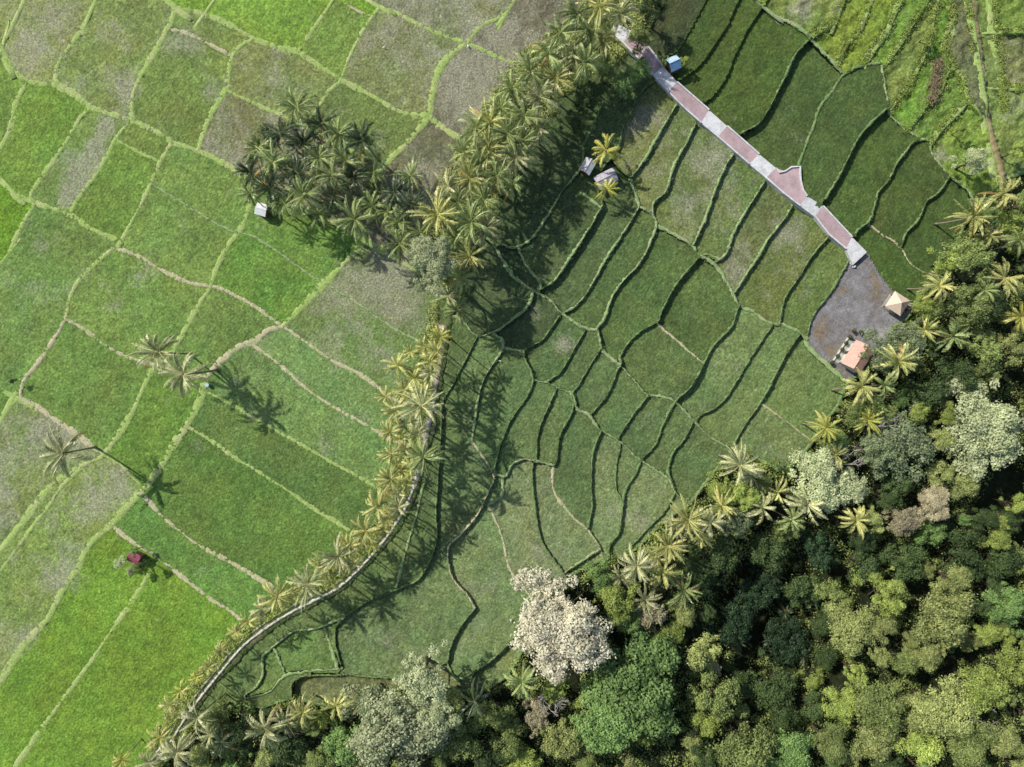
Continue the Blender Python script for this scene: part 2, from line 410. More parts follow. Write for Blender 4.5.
# ------------------------------------------------------------------ base height
def poly_dist(gx,gy,pts):
    d=np.full(gx.shape,1e9); s=np.zeros(gx.shape)
    for (x0,y0),(x1,y1) in zip(pts[:-1],pts[1:]):
        dx,dy=x1-x0,y1-y0; t=np.clip(((gx-x0)*dx+(gy-y0)*dy)/(dx*dx+dy*dy+1e-9),0,1)
        ex,ey=gx-x0-t*dx,gy-y0-t*dy; dd=np.hypot(ex,ey)
        cr=dx*(gy-y0)-dy*(gx-x0); m=dd<d-1e-6; d=np.where(m,dd,d); s=np.where(m,np.sign(cr),s)
    return d,s
ST=4
gx,gy=np.meshgrid(np.arange(X0,X1+ST,ST,dtype=float),np.arange(Y0,Y1+ST,ST,dtype=float))
tf=TR[::4]; td,ts=poly_dist(gx,gy,[tuple(q) for q in tf]); td=td*ts*PX      # + : right of the track when walking up
fd,fs=poly_dist(gx,gy,FEDGE); fd=fd*fs*PX
def prof(d):  # metres east of the track -> height
    return np.interp(np.maximum(d,0),[0,18,72,300],[0,-1.35,-6.9,-20.6])
zb_c=prof(td-1.5)
fin=np.maximum(fd,0); zb_c=zb_c-6.5*(1-np.exp(-fin/11.0))-0.05*fin
zb_c=zb_c-8.0*np.exp(-(((gx-768)/52)**2+((gy-622)/72)**2)**1.5)-4.0*np.exp(-(((gx-990)/40)**2+((gy-545)/30)**2))
west=np.maximum(-td,0); zb_c=zb_c+west*0.003
def zbase(px,py):
    px=np.asarray(px,float); py=np.asarray(py,float)
    u=np.clip((px-X0)/ST,0,gx.shape[1]-1.001); v=np.clip((py-Y0)/ST,0,gx.shape[0]-1.001)
    i=u.astype(int); j=v.astype(int); a=u-i; c=v-j
    return zb_c[j,i]*(1-a)*(1-c)+zb_c[j,i+1]*a*(1-c)+zb_c[j+1,i]*(1-a)*c+zb_c[j+1,i+1]*a*c
# value noise
def vnoise(px,py,sc,seed):
    r=np.random.default_rng(seed); T=r.random((64,64))
    u=px/sc; v=py/sc; i=np.floor(u).astype(int); j=np.floor(v).astype(int); a=u-i; c=v-j
    a=a*a*(3-2*a); c=c*c*(3-2*c)
    g=lambda q,w: T[w%64,q%64]
    return g(i,j)*(1-a)*(1-c)+g(i+1,j)*a*(1-c)+g(i,j+1)*(1-a)*c+g(i+1,j+1)*a*c
# ------------------------------------------------------------------ region data
FOREST=region_at(900,650)
YARD=region_at(850,300)
regs=[int(r) for r in np.unique(lab) if r>0]
ly,lx=np.mgrid[0:H_,0:W_]
RZ={}
cnt=np.bincount(lab.ravel()); sxs=np.bincount(lab.ravel(),weights=(lx+X0).ravel()); sys_=np.bincount(lab.ravel(),weights=(ly+Y0).ravel())
fullz=zbase((lx+X0).ravel(),(ly+Y0).ravel()); zs=np.bincount(lab.ravel(),weights=fullz)
CEN={r:(sxs[r]/cnt[r],sys_[r]/cnt[r]) for r in regs}
for r in regs: RZ[r]=float(zs[r]/cnt[r])
RZ[YARD]=float(zbase(845,290))
for ch_ in ([(688,60),(712,60),(740,80),(790,90),(830,120),(860,160),(890,210),(925,235)],):
    pr=None
    for q_ in ch_:
        r_=region_at(*q_)
        if pr is not None and r_!=pr: RZ[r_]=min(RZ[r_],RZ[pr]-0.85)
        pr=r_
def zground(px,py):
    r=region_at(px,py)
    return float(zbase(px,py)) if r in (FOREST,0) or r not in RZ else RZ[r]
SEEDS=[ # px,py,(display colour),pale
(20,20,(112,138,62),.45),(40,40,(108,136,56),.55),(110,60,(106,136,58),.45),(185,85,(96,130,48),.22),(215,30,(98,130,50),.15),
(190,3,(92,142,22),0),(255,18,(92,140,26),0),(10,85,(82,128,26),0),(45,125,(92,136,38),.1),(88,150,(98,136,52),.35),(140,135,(88,130,34),0),(55,185,(98,140,44),.1),
(110,185,(92,136,42),0),(120,150,(90,130,40),0),(185,220,(96,136,50),.12),(250,125,(104,122,62),.75),(240,80,(104,130,58),.4),(290,85,(106,132,58),.5),(330,45,(86,130,32),0),(355,6,(88,142,18),0),
(400,60,(108,130,66),.55),(380,130,(94,124,50),.3),(440,18,(100,120,66),.7),(400,5,(100,120,66),.6),(460,95,(88,100,62),.8),(500,45,(84,96,60),.6),(500,100,(84,92,60),.7),(440,150,(90,104,62),.7),(540,20,(70,84,48),.3),
(8,215,(74,128,4),0),(60,270,(92,134,50),.18),(120,300,(94,134,48),.15),(90,390,(90,132,46),.05),(230,330,(92,132,50),.1),(290,230,(92,138,46),.05),(270,280,(88,136,42),0),
(350,280,(98,128,62),.5),(350,330,(94,130,56),.42),(320,200,(84,124,50),.1),(260,355,(90,132,56),.15),(330,380,(94,134,60),.18),(300,360,(96,136,62),.15),(300,410,(92,134,56),.12),(165,420,(74,124,22),0),(280,460,(80,120,44),0),(240,420,(86,126,44),.1),(250,500,(78,120,38),0),(230,520,(78,120,38),0),
(30,445,(104,134,60),.5),(30,600,(108,142,56),.4),(100,500,(104,132,62),.5),(45,515,(96,138,40),.1),(150,530,(84,132,44),.05),(200,575,(84,132,44),.05),(100,600,(84,136,18),0),(180,650,(82,138,24),0),(5,520,(100,136,54),.3),
(5,405,(86,128,40),.1),(60,700,(84,136,18),0),
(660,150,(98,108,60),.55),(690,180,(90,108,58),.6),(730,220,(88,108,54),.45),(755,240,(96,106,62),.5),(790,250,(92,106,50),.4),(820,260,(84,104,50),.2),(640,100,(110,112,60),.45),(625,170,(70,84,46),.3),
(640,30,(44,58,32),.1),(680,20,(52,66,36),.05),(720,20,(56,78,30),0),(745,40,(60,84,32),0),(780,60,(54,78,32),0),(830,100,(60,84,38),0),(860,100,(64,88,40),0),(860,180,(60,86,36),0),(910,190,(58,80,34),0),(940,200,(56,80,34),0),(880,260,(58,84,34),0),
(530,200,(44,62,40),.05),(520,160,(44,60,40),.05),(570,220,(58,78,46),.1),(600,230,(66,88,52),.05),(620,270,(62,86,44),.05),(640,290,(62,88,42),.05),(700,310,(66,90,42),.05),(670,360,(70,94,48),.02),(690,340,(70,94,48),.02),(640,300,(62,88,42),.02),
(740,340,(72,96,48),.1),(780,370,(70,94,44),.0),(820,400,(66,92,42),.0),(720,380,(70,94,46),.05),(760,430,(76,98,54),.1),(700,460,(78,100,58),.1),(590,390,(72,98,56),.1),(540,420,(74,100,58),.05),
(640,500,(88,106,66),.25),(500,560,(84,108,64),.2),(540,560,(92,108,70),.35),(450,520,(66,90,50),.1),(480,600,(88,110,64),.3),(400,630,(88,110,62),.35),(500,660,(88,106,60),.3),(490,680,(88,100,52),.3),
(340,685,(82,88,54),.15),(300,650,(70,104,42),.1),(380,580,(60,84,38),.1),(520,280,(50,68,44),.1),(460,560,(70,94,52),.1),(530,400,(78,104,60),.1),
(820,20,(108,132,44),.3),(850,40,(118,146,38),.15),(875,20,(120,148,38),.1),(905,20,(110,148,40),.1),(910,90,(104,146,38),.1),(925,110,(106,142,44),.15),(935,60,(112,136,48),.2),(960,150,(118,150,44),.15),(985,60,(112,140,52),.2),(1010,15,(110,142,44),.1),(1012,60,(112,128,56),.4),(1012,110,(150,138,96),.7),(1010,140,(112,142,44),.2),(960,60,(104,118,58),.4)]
RC_COL={}; 
for x,y,c,p in SEEDS: RC_COL.setdefault(region_at(x,y),(c,p))
sarr=np.array([(s[0],s[1]) for s in SEEDS],float)
def reg_col(r):
    if r in RC_COL: return RC_COL[r]
    d=np.hypot(sarr[:,0]-CEN[r][0],sarr[:,1]-CEN[r][1]); i=int(d.argmin()); return SEEDS[i][2],SEEDS[i][3]
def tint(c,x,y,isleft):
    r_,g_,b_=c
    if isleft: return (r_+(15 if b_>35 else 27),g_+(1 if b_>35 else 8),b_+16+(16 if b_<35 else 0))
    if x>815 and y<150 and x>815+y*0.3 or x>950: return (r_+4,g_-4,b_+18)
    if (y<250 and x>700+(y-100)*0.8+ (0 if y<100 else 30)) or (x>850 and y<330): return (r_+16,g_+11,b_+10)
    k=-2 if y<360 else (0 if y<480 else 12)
    if x>700 and y>360: k+=14  # lower and right-hand terraces lightened in colour for a sunnier angle
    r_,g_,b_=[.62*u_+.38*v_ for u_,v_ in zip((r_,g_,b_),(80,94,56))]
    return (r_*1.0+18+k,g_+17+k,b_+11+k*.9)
PALE=[(104,130,9,.65),(95,148,9,.6),(86,166,10,.65),(77,184,10,.6),(68,200,9,.5),(30,55,22,.5),(130,85,18,.5),(185,45,22,.4),(85,160,20,.3),(60,20,25,.2),(215,90,18,.3),(385,275,30,.45),(345,300,25,.35),(400,310,18,.4),(40,430,22,.4),(75,440,12,.3),(95,500,22,.3),(115,490,25,.25),(65,575,20,.4),(20,640,25,.35),(330,430,18,.2),
      (200,445,10,.4),(60,290,30,.2),(150,275,18,.25),(460,100,30,.3),(500,50,30,.25),(650,120,18,.4),(700,165,20,.3),(735,205,16,.25),(790,235,16,.4),(745,260,14,.3),(800,290,14,.2),(640,520,18,.25),(550,560,22,.25),(470,600,25,.2),(535,315,10,.4),(560,345,12,.35),(400,650,40,.2),(800,5,12,.5),(940,155,10,.5),(1010,110,14,.4)]
def field_alpha(px,py,p):
    a=np.full(px.shape,p)
    for x,y,r,s in PALE: a=a+s*np.exp(-((px-x)**2+(py-y)**2)/(r*r))
    return a+0.10+(vnoise(px,py,30,5)-0.5)*0.75*(0.22+p*1.1)+(vnoise(px,py,13,6)-0.5)*0.7*(0.22+p*.8)+(vnoise(px,py,6,7)-0.5)*0.3*(0.25+p*.8)
# ------------------------------------------------------------------ field meshes
CS=1.5
nxg=int((X1-X0-1)/CS); nyg=int((Y1-Y0-1)/CS)
VX=X0+np.arange(nxg+1)*CS; VY=Y0+np.arange(nyg+1)*CS
ci=np.clip(np.round((VX[:-1]+CS/2)-X0).astype(int),0,W_-1); cj=np.clip(np.round((VY[:-1]+CS/2)-Y0).astype(int),0,H_-1)
CL=lab[np.ix_(cj,ci)]
jit=RNG.normal(0,1,(nyg+1,nxg+1))
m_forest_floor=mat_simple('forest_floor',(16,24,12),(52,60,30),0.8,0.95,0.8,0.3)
m_gravel,nt,_,L=new_mat('gravel')
n1=noise(nt,0.22,5,0.6,dist=0.4); n2=noise(nt,3.5,6,0.75)
c=ramp(nt,n1,[(0.34,tuple(lin((126,112,90)))),(0.47,tuple(lin((122,118,116)))),(0.62,tuple(lin((134,133,134)))),(0.75,tuple(lin((160,156,150))))])
c=mix(nt,c,ramp(nt,n2,[(0.36,0.62),(0.5,1.0),(0.66,1.4)]),0.95,'MULTIPLY'); c=mix(nt,c,ramp(nt,noise(nt,0.9,5,0.75),[(0.35,0.8),(0.65,1.22)]),0.9,'MULTIPLY'); finish(nt,c,0.9,n2,0.8,0.1,0.3)
order=np.argsort(CL.ravel(),kind='stable'); sl=CL.ravel()[order]; starts=np.searchsorted(sl,regs); ends=np.searchsorted(sl,regs,side='right')
for r,s0,s1 in zip(regs,starts,ends):
    idx=order[s0:s1]
    if len(idx)<8: continue
    jj=idx//nxg; ii=idx%nxg
    a=jj*(nxg+1)+ii; q=np.stack([a+(nxg+1),a+(nxg+1)+1,a+1,a],1)
    u,inv=np.unique(q.ravel(),return_inverse=True); q=inv.reshape(-1,4)
    vi=u%(nxg+1); vj=u//(nxg+1); px=VX[vi]; py=VY[vj]; zb=zbase(px,py)
    k=(H-zb)/F; jz=jit[vj,vi]
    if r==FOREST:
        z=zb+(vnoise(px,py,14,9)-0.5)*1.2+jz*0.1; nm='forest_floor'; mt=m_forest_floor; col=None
    else:
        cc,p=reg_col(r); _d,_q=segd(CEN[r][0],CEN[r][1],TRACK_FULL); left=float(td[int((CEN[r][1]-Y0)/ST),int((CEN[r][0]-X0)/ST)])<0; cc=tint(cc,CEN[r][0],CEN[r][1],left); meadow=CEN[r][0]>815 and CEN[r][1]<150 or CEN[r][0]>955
        z=RZ[r]+(vnoise(px,py,9,3)-0.5)*0.10+jz*0.035
        if r==YARD: z=RZ[r]+(vnoise(px,py,9,3)-0.5)*0.08; mt=m_gravel; nm='gravel_yard'
        else:
            mt=M_RICE; nm='meadow' if meadow else 'rice_paddy'
            if meadow: z=z+(vnoise(px,py,7,21)-0.5)*0.9+(vnoise(px,py,3.2,22)-0.5)*0.35
        al=field_alpha(px,py,p*(0.50 if left else 0.40)-0.02)
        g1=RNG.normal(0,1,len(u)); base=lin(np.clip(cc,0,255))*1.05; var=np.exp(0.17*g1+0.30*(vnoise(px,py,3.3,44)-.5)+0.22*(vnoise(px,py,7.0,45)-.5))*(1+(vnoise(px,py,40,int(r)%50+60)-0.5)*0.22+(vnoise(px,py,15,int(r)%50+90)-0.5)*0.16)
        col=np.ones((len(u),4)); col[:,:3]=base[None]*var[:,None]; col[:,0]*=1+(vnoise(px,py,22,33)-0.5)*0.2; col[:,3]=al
    V=np.stack([(px-CX)*k,(CY-py)*k,z],1)
    o=obj(nm,mesh_np(nm,V,q,mt,col,smooth=True)); o['kind']='structure'
# ------------------------------------------------------------------ banks
def ribbon(pts,w,kind,name,crown=0.16,lift=0.16,jit=0.35,tuft=True):
    n=len(pts)
    t=np.gradient(pts,axis=0); t/=np.linalg.norm(t,axis=1)[:,None]+1e-9; nr=np.stack([-t[:,1],t[:,0]],1)
    rr=np.random.default_rng(int(abs(pts[0,0]*13+pts[0,1]*7))%9999)
    sm=np.convolve(rr.normal(0,1,n+6),np.ones(3)/3,'same')[3:-3]
    wst=kind in 'gt'
    P=pts+nr*(sm*(jit*(0.45 if wst else 0.8)))[:,None]
    wv_=w*(1.0 if kind=='t' else (1.3 if w>=4 else 1.15) if kind=='g' else 0.75 if kind=='d' else 1)
    hw=wv_/2*(1+(0.55 if wst else 0.35)*np.convolve(rr.normal(0,1.3,n+24),np.ones(13)/13,'same')[12:n+12])
    off=w/2+2.0
    def zz(s):
        a=[]
        for q in range(n):
            x,y=P[q]+nr[q]*s*off; a.append(zground(x,y))
        a=np.array(a); 
        if n>7: a=np.convolve(np.pad(a,3,'edge'),np.ones(7)/7,'valid')
        return a
    zl,zr=zz(-1),zz(1)
    lift=lift*(0.28 if kind in 'gt' else 0.7); crown=crown*(0.35 if kind in 'gt' else 0.5)
    stepb=abs(zl-zr).mean()>0.30 and w<4.5 and name=='paddy_bank'
    if stepb: hw=hw*(0.60+0.22*np.sin(np.arange(n)*0.13+w*7))
    top=np.maximum(zl,zr)+lift+rr.normal(0,0.05,n)+0.02*(abs(hash(name))%1)
    zb=zbase(P[:,0],P[:,1]); kk=(H-zb)/F
    def row(o,z):
        q=P+nr*o[:,None]; return np.stack([(q[:,0]-CX)*kk,(CY-q[:,1])*kk,z],1)
    r_=lambda: rr.normal(0,0.42,n)
    if wst:
        r_=lambda: rr.normal(0,0.22,n)
        rows=[row(-hw-0.75+r_(),np.minimum(zl-0.10,top-0.12)),row(-hw*.86+r_(),np.minimum(top-0.05,top)+rr.normal(0,.02,n)),row(-hw*.4,top+rr.normal(0,.02,n)),row(hw*0,top+.02+rr.normal(0,.02,n)),row(hw*.4,top+rr.normal(0,.02,n)),row(hw*.86+r_(),top-0.05+rr.normal(0,.02,n)),row(hw+0.75+r_(),np.minimum(zr-0.10,top-0.12))]
    else: rows=[row(-hw-0.45+r_()*.5,np.minimum(zl-0.12,top-0.3)),row(-hw-0.15+r_(),top-0.07+rr.normal(0,.03,n)),row(-hw*0.45,top+crown*0.7),row(hw*0.0,top+crown+rr.normal(0,.04,n)),row(hw*0.45,top+crown*0.7),row(hw+0.15+r_(),top-0.07+rr.normal(0,.03,n)),row(hw+0.45+r_()*.5,np.minimum(zr-0.12,top-0.3))]
    V=np.concatenate(rows); m=len(rows)
    i=np.arange(n-1); fc=[]
    for s in range(m-1): fc.append(np.stack([s*n+i,s*n+i+1,(s+1)*n+i+1,(s+1)*n+i],1))
    q=np.concatenate(fc)
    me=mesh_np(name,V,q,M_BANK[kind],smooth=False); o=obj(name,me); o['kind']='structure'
    if tuft:
        nt_=int(n*w*(0.9 if wst else 1.1))
        ti=rr.integers(0,n-1,nt_); of=np.clip(rr.normal(0,.75,nt_),-1.9,1.9)*(hw[ti]+0.35)
        q=P[ti]+nr[ti]*of[:,None]; z=top[ti]+crown*(1-np.abs(of)/(hw[ti]+.5))-0.05-0.12*(np.abs(of)>hw[ti])
        TUFTS.append(np.stack([(q[:,0]-CX)*kk[ti],(CY-q[:,1])*kk[ti],z-(0.06 if wst else 0)],1)); TK.extend([{'g':.55,'t':.8,'d':.15,'l':.4,'v':.5}[kind]]*nt_)
TUFTS=[];TK=[]
RCL=[tuple(q) for q in RC[::3]]
for k,w,p in SP:
    inside=(p[:,0]>-178)&(p[:,0]<1204)&(p[:,1]>-148)&(p[:,1]<916)
    p=p[inside]
    if len(p)<3: continue
    if abs(p[:,0]-740).min()<140 and p[:,1].min()<280 and p[:,0].max()>600:
        kd=np.array([segd(q[0],q[1],RCL)[0]>9.5 for q in p])
        if not kd.all():
            p=p[kd]
            if len(p)<3 or np.abs(np.diff(p,axis=0)).max()>8: continue
    d_terr=k in 'dl'
    ribbon(p,w,k,'paddy_bank',crown=0.10 if w<3 else 0.16,lift=0.10 if w<2.2 else (0.22 if d_terr else 0.2))
# rough earth edge to the forest
fe_in=FE[(FE[:,0]>-150)&(FE[:,1]<900)&(FE[:,0]<1190)]
ribbon(fe_in,4,'d','forest_edge_bank',lift=0.15)
# track: verge plus two concrete strips
tr_in=TR[(TR[:,1]>-145)&(TR[:,1]<905)]
ribbon(tr_in,15,'v','track_verge',crown=0.05,lift=0.10,jit=0.3)
def strip(pts,off,w,z0,mat,name,jit=0.1,follow=None):
    n=len(pts); t=np.gradient(pts,axis=0); t/=np.linalg.norm(t,axis=1)[:,None]+1e-9; nr=np.stack([-t[:,1],t[:,0]],1)
    rr=np.random.default_rng(3); zb=np.full(n,z0) if follow is None else follow
    kk=(H-zbase(pts[:,0],pts[:,1]))/F; rows=[]
    for o,dz in ((off-w/2,-0.3),(off-w/2,0),(off+w/2,0.003),(off+w/2,-0.3)):
        q=pts+nr*(o+rr.normal(0,jit,n))[:,None]; rows.append(np.stack([(q[:,0]-CX)*kk,(CY-q[:,1])*kk,zb+dz],1))
    i=np.arange(n-1); q=np.concatenate([np.stack([s*n+i,s*n+i+1,(s+1)*n+i+1,(s+1)*n+i],1) for s in range(3)])
    o=obj(name,mesh_np(name,np.concatenate(rows),q,mat)); o['kind']='structure'; return o
m_conc=mat_simple('weathered_concrete',(160,156,142),(220,216,204),1.3,0.85,0.3,0.03)
m_conc2,nt,_,L=new_mat('pale_concrete')
c=ramp(nt,noise(nt,0.7,6,0.7,dist=0.5),[(0.3,tuple(lin((184,184,182)))),(0.6,tuple(lin((230,230,230))))]); c=mix(nt,c,ramp(nt,noise(nt,3.5,5,0.8),[(0.35,0.78),(0.6,1.06)]),0.9,'MULTIPLY'); finish(nt,c,0.85,noise(nt,5,4,0.7),0.3,0.02,0.3)
TZ=0.36
m_track_dirt=mat_simple('track_dirt',(170,158,138),(208,198,180),0.8,0.95,0.5,0.06)
tr_d=tr_in[(tr_in[:,1]>325)&(tr_in[:,1]<490)]; strip(tr_d,0.6,8.5,0.345,m_track_dirt,'track_dirt',0.7)
tr_s=tr_in[(tr_in[:,1]>440)]
strip(tr_s,-2.7,1.9,TZ,m_conc,'track_strip',0.35); strip(tr_s,2.3,2.2,TZ,m_conc,'track_strip',0.35)
# dirt path in the meadow
m_dirt=mat_simple('dirt',(128,112,74),(168,156,116),0.6,0.95,0.5,0.1)
dp=catmull([(976,-140),(978,0),(981,40),(984,80),(986,110),(992,140),(1000,170),(1004,192)])
dz=np.array([zground(*q) for q in dp])+0.4
strip(dp,0,7,0,m_dirt,'dirt_path',0.9,follow=np.convolve(np.pad(dz,4,'edge'),np.ones(9)/9,'valid'))
# ------------------------------------------------------------------ village road: concrete and brick stretches
m_brick,nt,_,L=new_mat('brick_paving')
bt=N(nt,'ShaderNodeTexBrick'); bt.inputs['Scale'].default_value=2.4; bt.inputs['Color1'].default_value=(*lin((198,168,168)),1); bt.inputs['Color2'].default_value=(*lin((178,154,160)),1); bt.inputs['Mortar'].default_value=(*lin((176,160,156)),1); bt.inputs['Mortar Size'].default_value=0.03
L.new(rot_map(nt,0.72,1,1),bt.inputs['Vector'])
c=mix(nt,bt.outputs['Color'],ramp(nt,noise(nt,0.45,4,0.6),[(0.3,0.75),(0.7,1.2)]),0.9,'MULTIPLY'); c=mix(nt,c,ramp(nt,noise(nt,4,4,0.8),[(0.3,0.8),(0.7,1.2)]),0.8,'MULTIPLY'); finish(nt,c,0.85,bt.outputs['Fac'],0.3,0.02)
SEG=['w','p','p','w','p','p','w','p','p','w','B','B','w','p','p','w']
RLift=0.62
RZL=[]
for (lx_,ly_),(rx_,ry_) in zip(ROAD_L,ROAD_R):
    RZL.append(max(zground(lx_+(lx_-rx_)*t,ly_+(ly_-ry_)*t) for t in (-1.6,-1.35,-1.0,-.75,-.5,-.25,0,.25,.4)))
RZL=np.array(RZL); RZL=np.maximum(RZL,(np.roll(np.pad(RZL,1,'edge'),1)[1:-1]+np.roll(np.pad(RZL,1,'edge'),-1)[1:-1])/2)
RZL=np.maximum(np.convolve(np.pad(RZL,1,'edge'),np.array([.25,.5,.25]),'valid'),RZL-0.02)+0.42
def rp(p,dz=0.0):
    best=(1e9,0,0)
    for q in range(len(ROADC)-1):
        (x0,y0),(x1,y1)=ROADC[q],ROADC[q+1]; dx,dy=x1-x0,y1-y0; t=max(0,min(1,((p[0]-x0)*dx+(p[1]-y0)*dy)/(dx*dx+dy*dy))); d_=math.hypot(p[0]-x0-t*dx,p[1]-y0-t*dy); t=t*t if RZL[q]>RZL[q+1] else t
        if d_<best[0]: best=(d_,q,t)
    z=float(RZL[best[1]]*(1-best[2])+RZL[best[1]+1]*best[2]); k=(H-z)/F; return Vector(((p[0]-CX)*k,(CY-p[1])*k,z+dz))
i=0
while i<len(SEG):
    j=i
    while j<len(SEG) and SEG[j]==SEG[i]: j+=1
    kind=SEG[i]; Ls=ROAD_L[i:j+1]; Rs=list(ROAD_R[i:j+1])
    if kind=='B': Rs_poly=[(776,168),(779,172.5),(785,171),(791,167),(800,166.5),(800.5,180),(803,190),(807,196)]
    else: Rs_poly=Rs
    mb=MB(); dz=0.0 if kind=='w' else -0.02
    if kind!='B':
        for a in range(len(Ls)-1): mb.face([rp(Ls[a],dz),rp(Ls[a+1],dz),rp(Rs[a+1],dz),rp(Rs[a],dz)])
    else:
        for a in range(len(Ls)-1): mb.face([rp(Ls[a],dz),rp(Ls[a+1],dz),rp(Rs[a+1],dz),rp(Rs[a],dz)])
        q=[(776,168),(795,184),(807,196)]
        mb.face([rp(x,dz) for x in [(776,168),(795,184),(800.5,180),(800,166.5),(791,167),(785,171),(779,172.5)]])
        mb.face([rp(x,dz) for x in [(795,184),(807,196),(803,190),(800.5,180)]])
    for side in (Ls,Rs_poly):
        for a in range(len(side)-1):
            p0,p1=rp(side[a],dz),rp(side[a+1],dz); mb.face([p0,p1,p1-Vector((0,0,2)),p0-Vector((0,0,2))])
    for e in ((Ls[0],Rs[0]),(Ls[-1],Rs[-1])):
        p0,p1=rp(e[0],dz-.002),rp(e[1],dz-.002); mb.face([p0,p1,p1-Vector((0,0,.6)),p0-Vector((0,0,.6))])
    o=mb.build('village_road' ,m_conc2 if kind=='w' else m_brick); o['kind']='structure'
    # kerb walls on brick stretches
    if kind!='w':
        for side,sg in ((Ls,-1),(Rs_poly,1)):
            kb=MB()
            P3=[rp(s,0.0) for s in side]
            cen=rp(ROADC[(i+j)//2])
            def inn(a): 
                A=P3[max(0,a-1)]; C=P3[min(len(P3)-1,a+1)]
                t=(C-A); nn=Vector((-t.y,t.x,0)); nn.normalize()
                return nn*(-sg)
            for a in range(len(P3)-1):
                n0,n1=inn(a),inn(a+1); wv=0.30; h=Vector((0,0,0.30))
                a0=P3[a]-n0*0.12; a1=P3[a+1]-n1*0.12; b0=a0+n0*wv; b1=a1+n1*wv
                kb.face([a0+h,a1+h,b1+h,b0+h]); kb.face([b0+h,b1+h,b1-h,b0-h]); kb.face([a1+h,a0+h,a0-h*6,a1-h*6])
            kb.face([P3[0]-inn(0)*0.12+h,P3[0]+inn(0)*0.18+h,P3[0]+inn(0)*0.18-h,P3[0]-inn(0)*0.12-h])
            o=kb.build('road_kerb',m_conc2); o['kind']='structure'
    i=j
# ------------------------------------------------------------------ outer ground
zo=-48.0
og=mesh_np('ground',[(-4000,-4000,zo),(4000,-4000,zo),(4000,4000,zo),(-4000,4000,zo)],np.array([[0,1,2,3]]),mat_simple('far_ground',(52,84,30),(86,110,50),0.05,0.95,0.0))
o=obj('ground',og); o['kind']='structure'
# west and north country continues outside the photo at field level
hills=MB()
o=None
# ------------------------------------------------------------------ grass tufts on the banks
P=np.concatenate(TUFTS); n=len(P); TKa=np.array(TK)
ang=RNG.uniform(0,2*np.pi,(n,2)); V=[];C=[]
for bl in range(2):
    a=ang[:,bl]; h=RNG.uniform(0.10,0.26,n); w=RNG.uniform(0.05,0.11,n); ln=RNG.uniform(0.05,0.25,n)
    dx,dy=np.cos(a),np.sin(a)
    b0=P+np.stack([-dy*w,dx*w,np.full(n,-.05)],1); b1=P+np.stack([dy*w,-dx*w,np.full(n,-.05)],1); tp=P+np.stack([dx*ln,dy*ln,h],1)
    V.append(np.stack([b0,b1,tp],1)); 
    g=np.clip(TKa+0.1+RNG.normal(0,0.2,n),0,1); C.append(np.repeat(np.stack([g,g,g,np.ones(n)],1)[:,None],3,1))
V=np.concatenate(V).reshape(-1,3); C=np.concatenate(C).reshape(-1,4)
m_tuft=mat_leaf('bank_grass',(70,98,44),(188,196,136),0.3,0.6)
o=obj('bank_grass',mesh_np('bank_grass',V,np.arange(len(V)).reshape(-1,3),m_tuft,C)); tag(o,'short rough grass fringing the paddy banks','grass',kind='stuff')
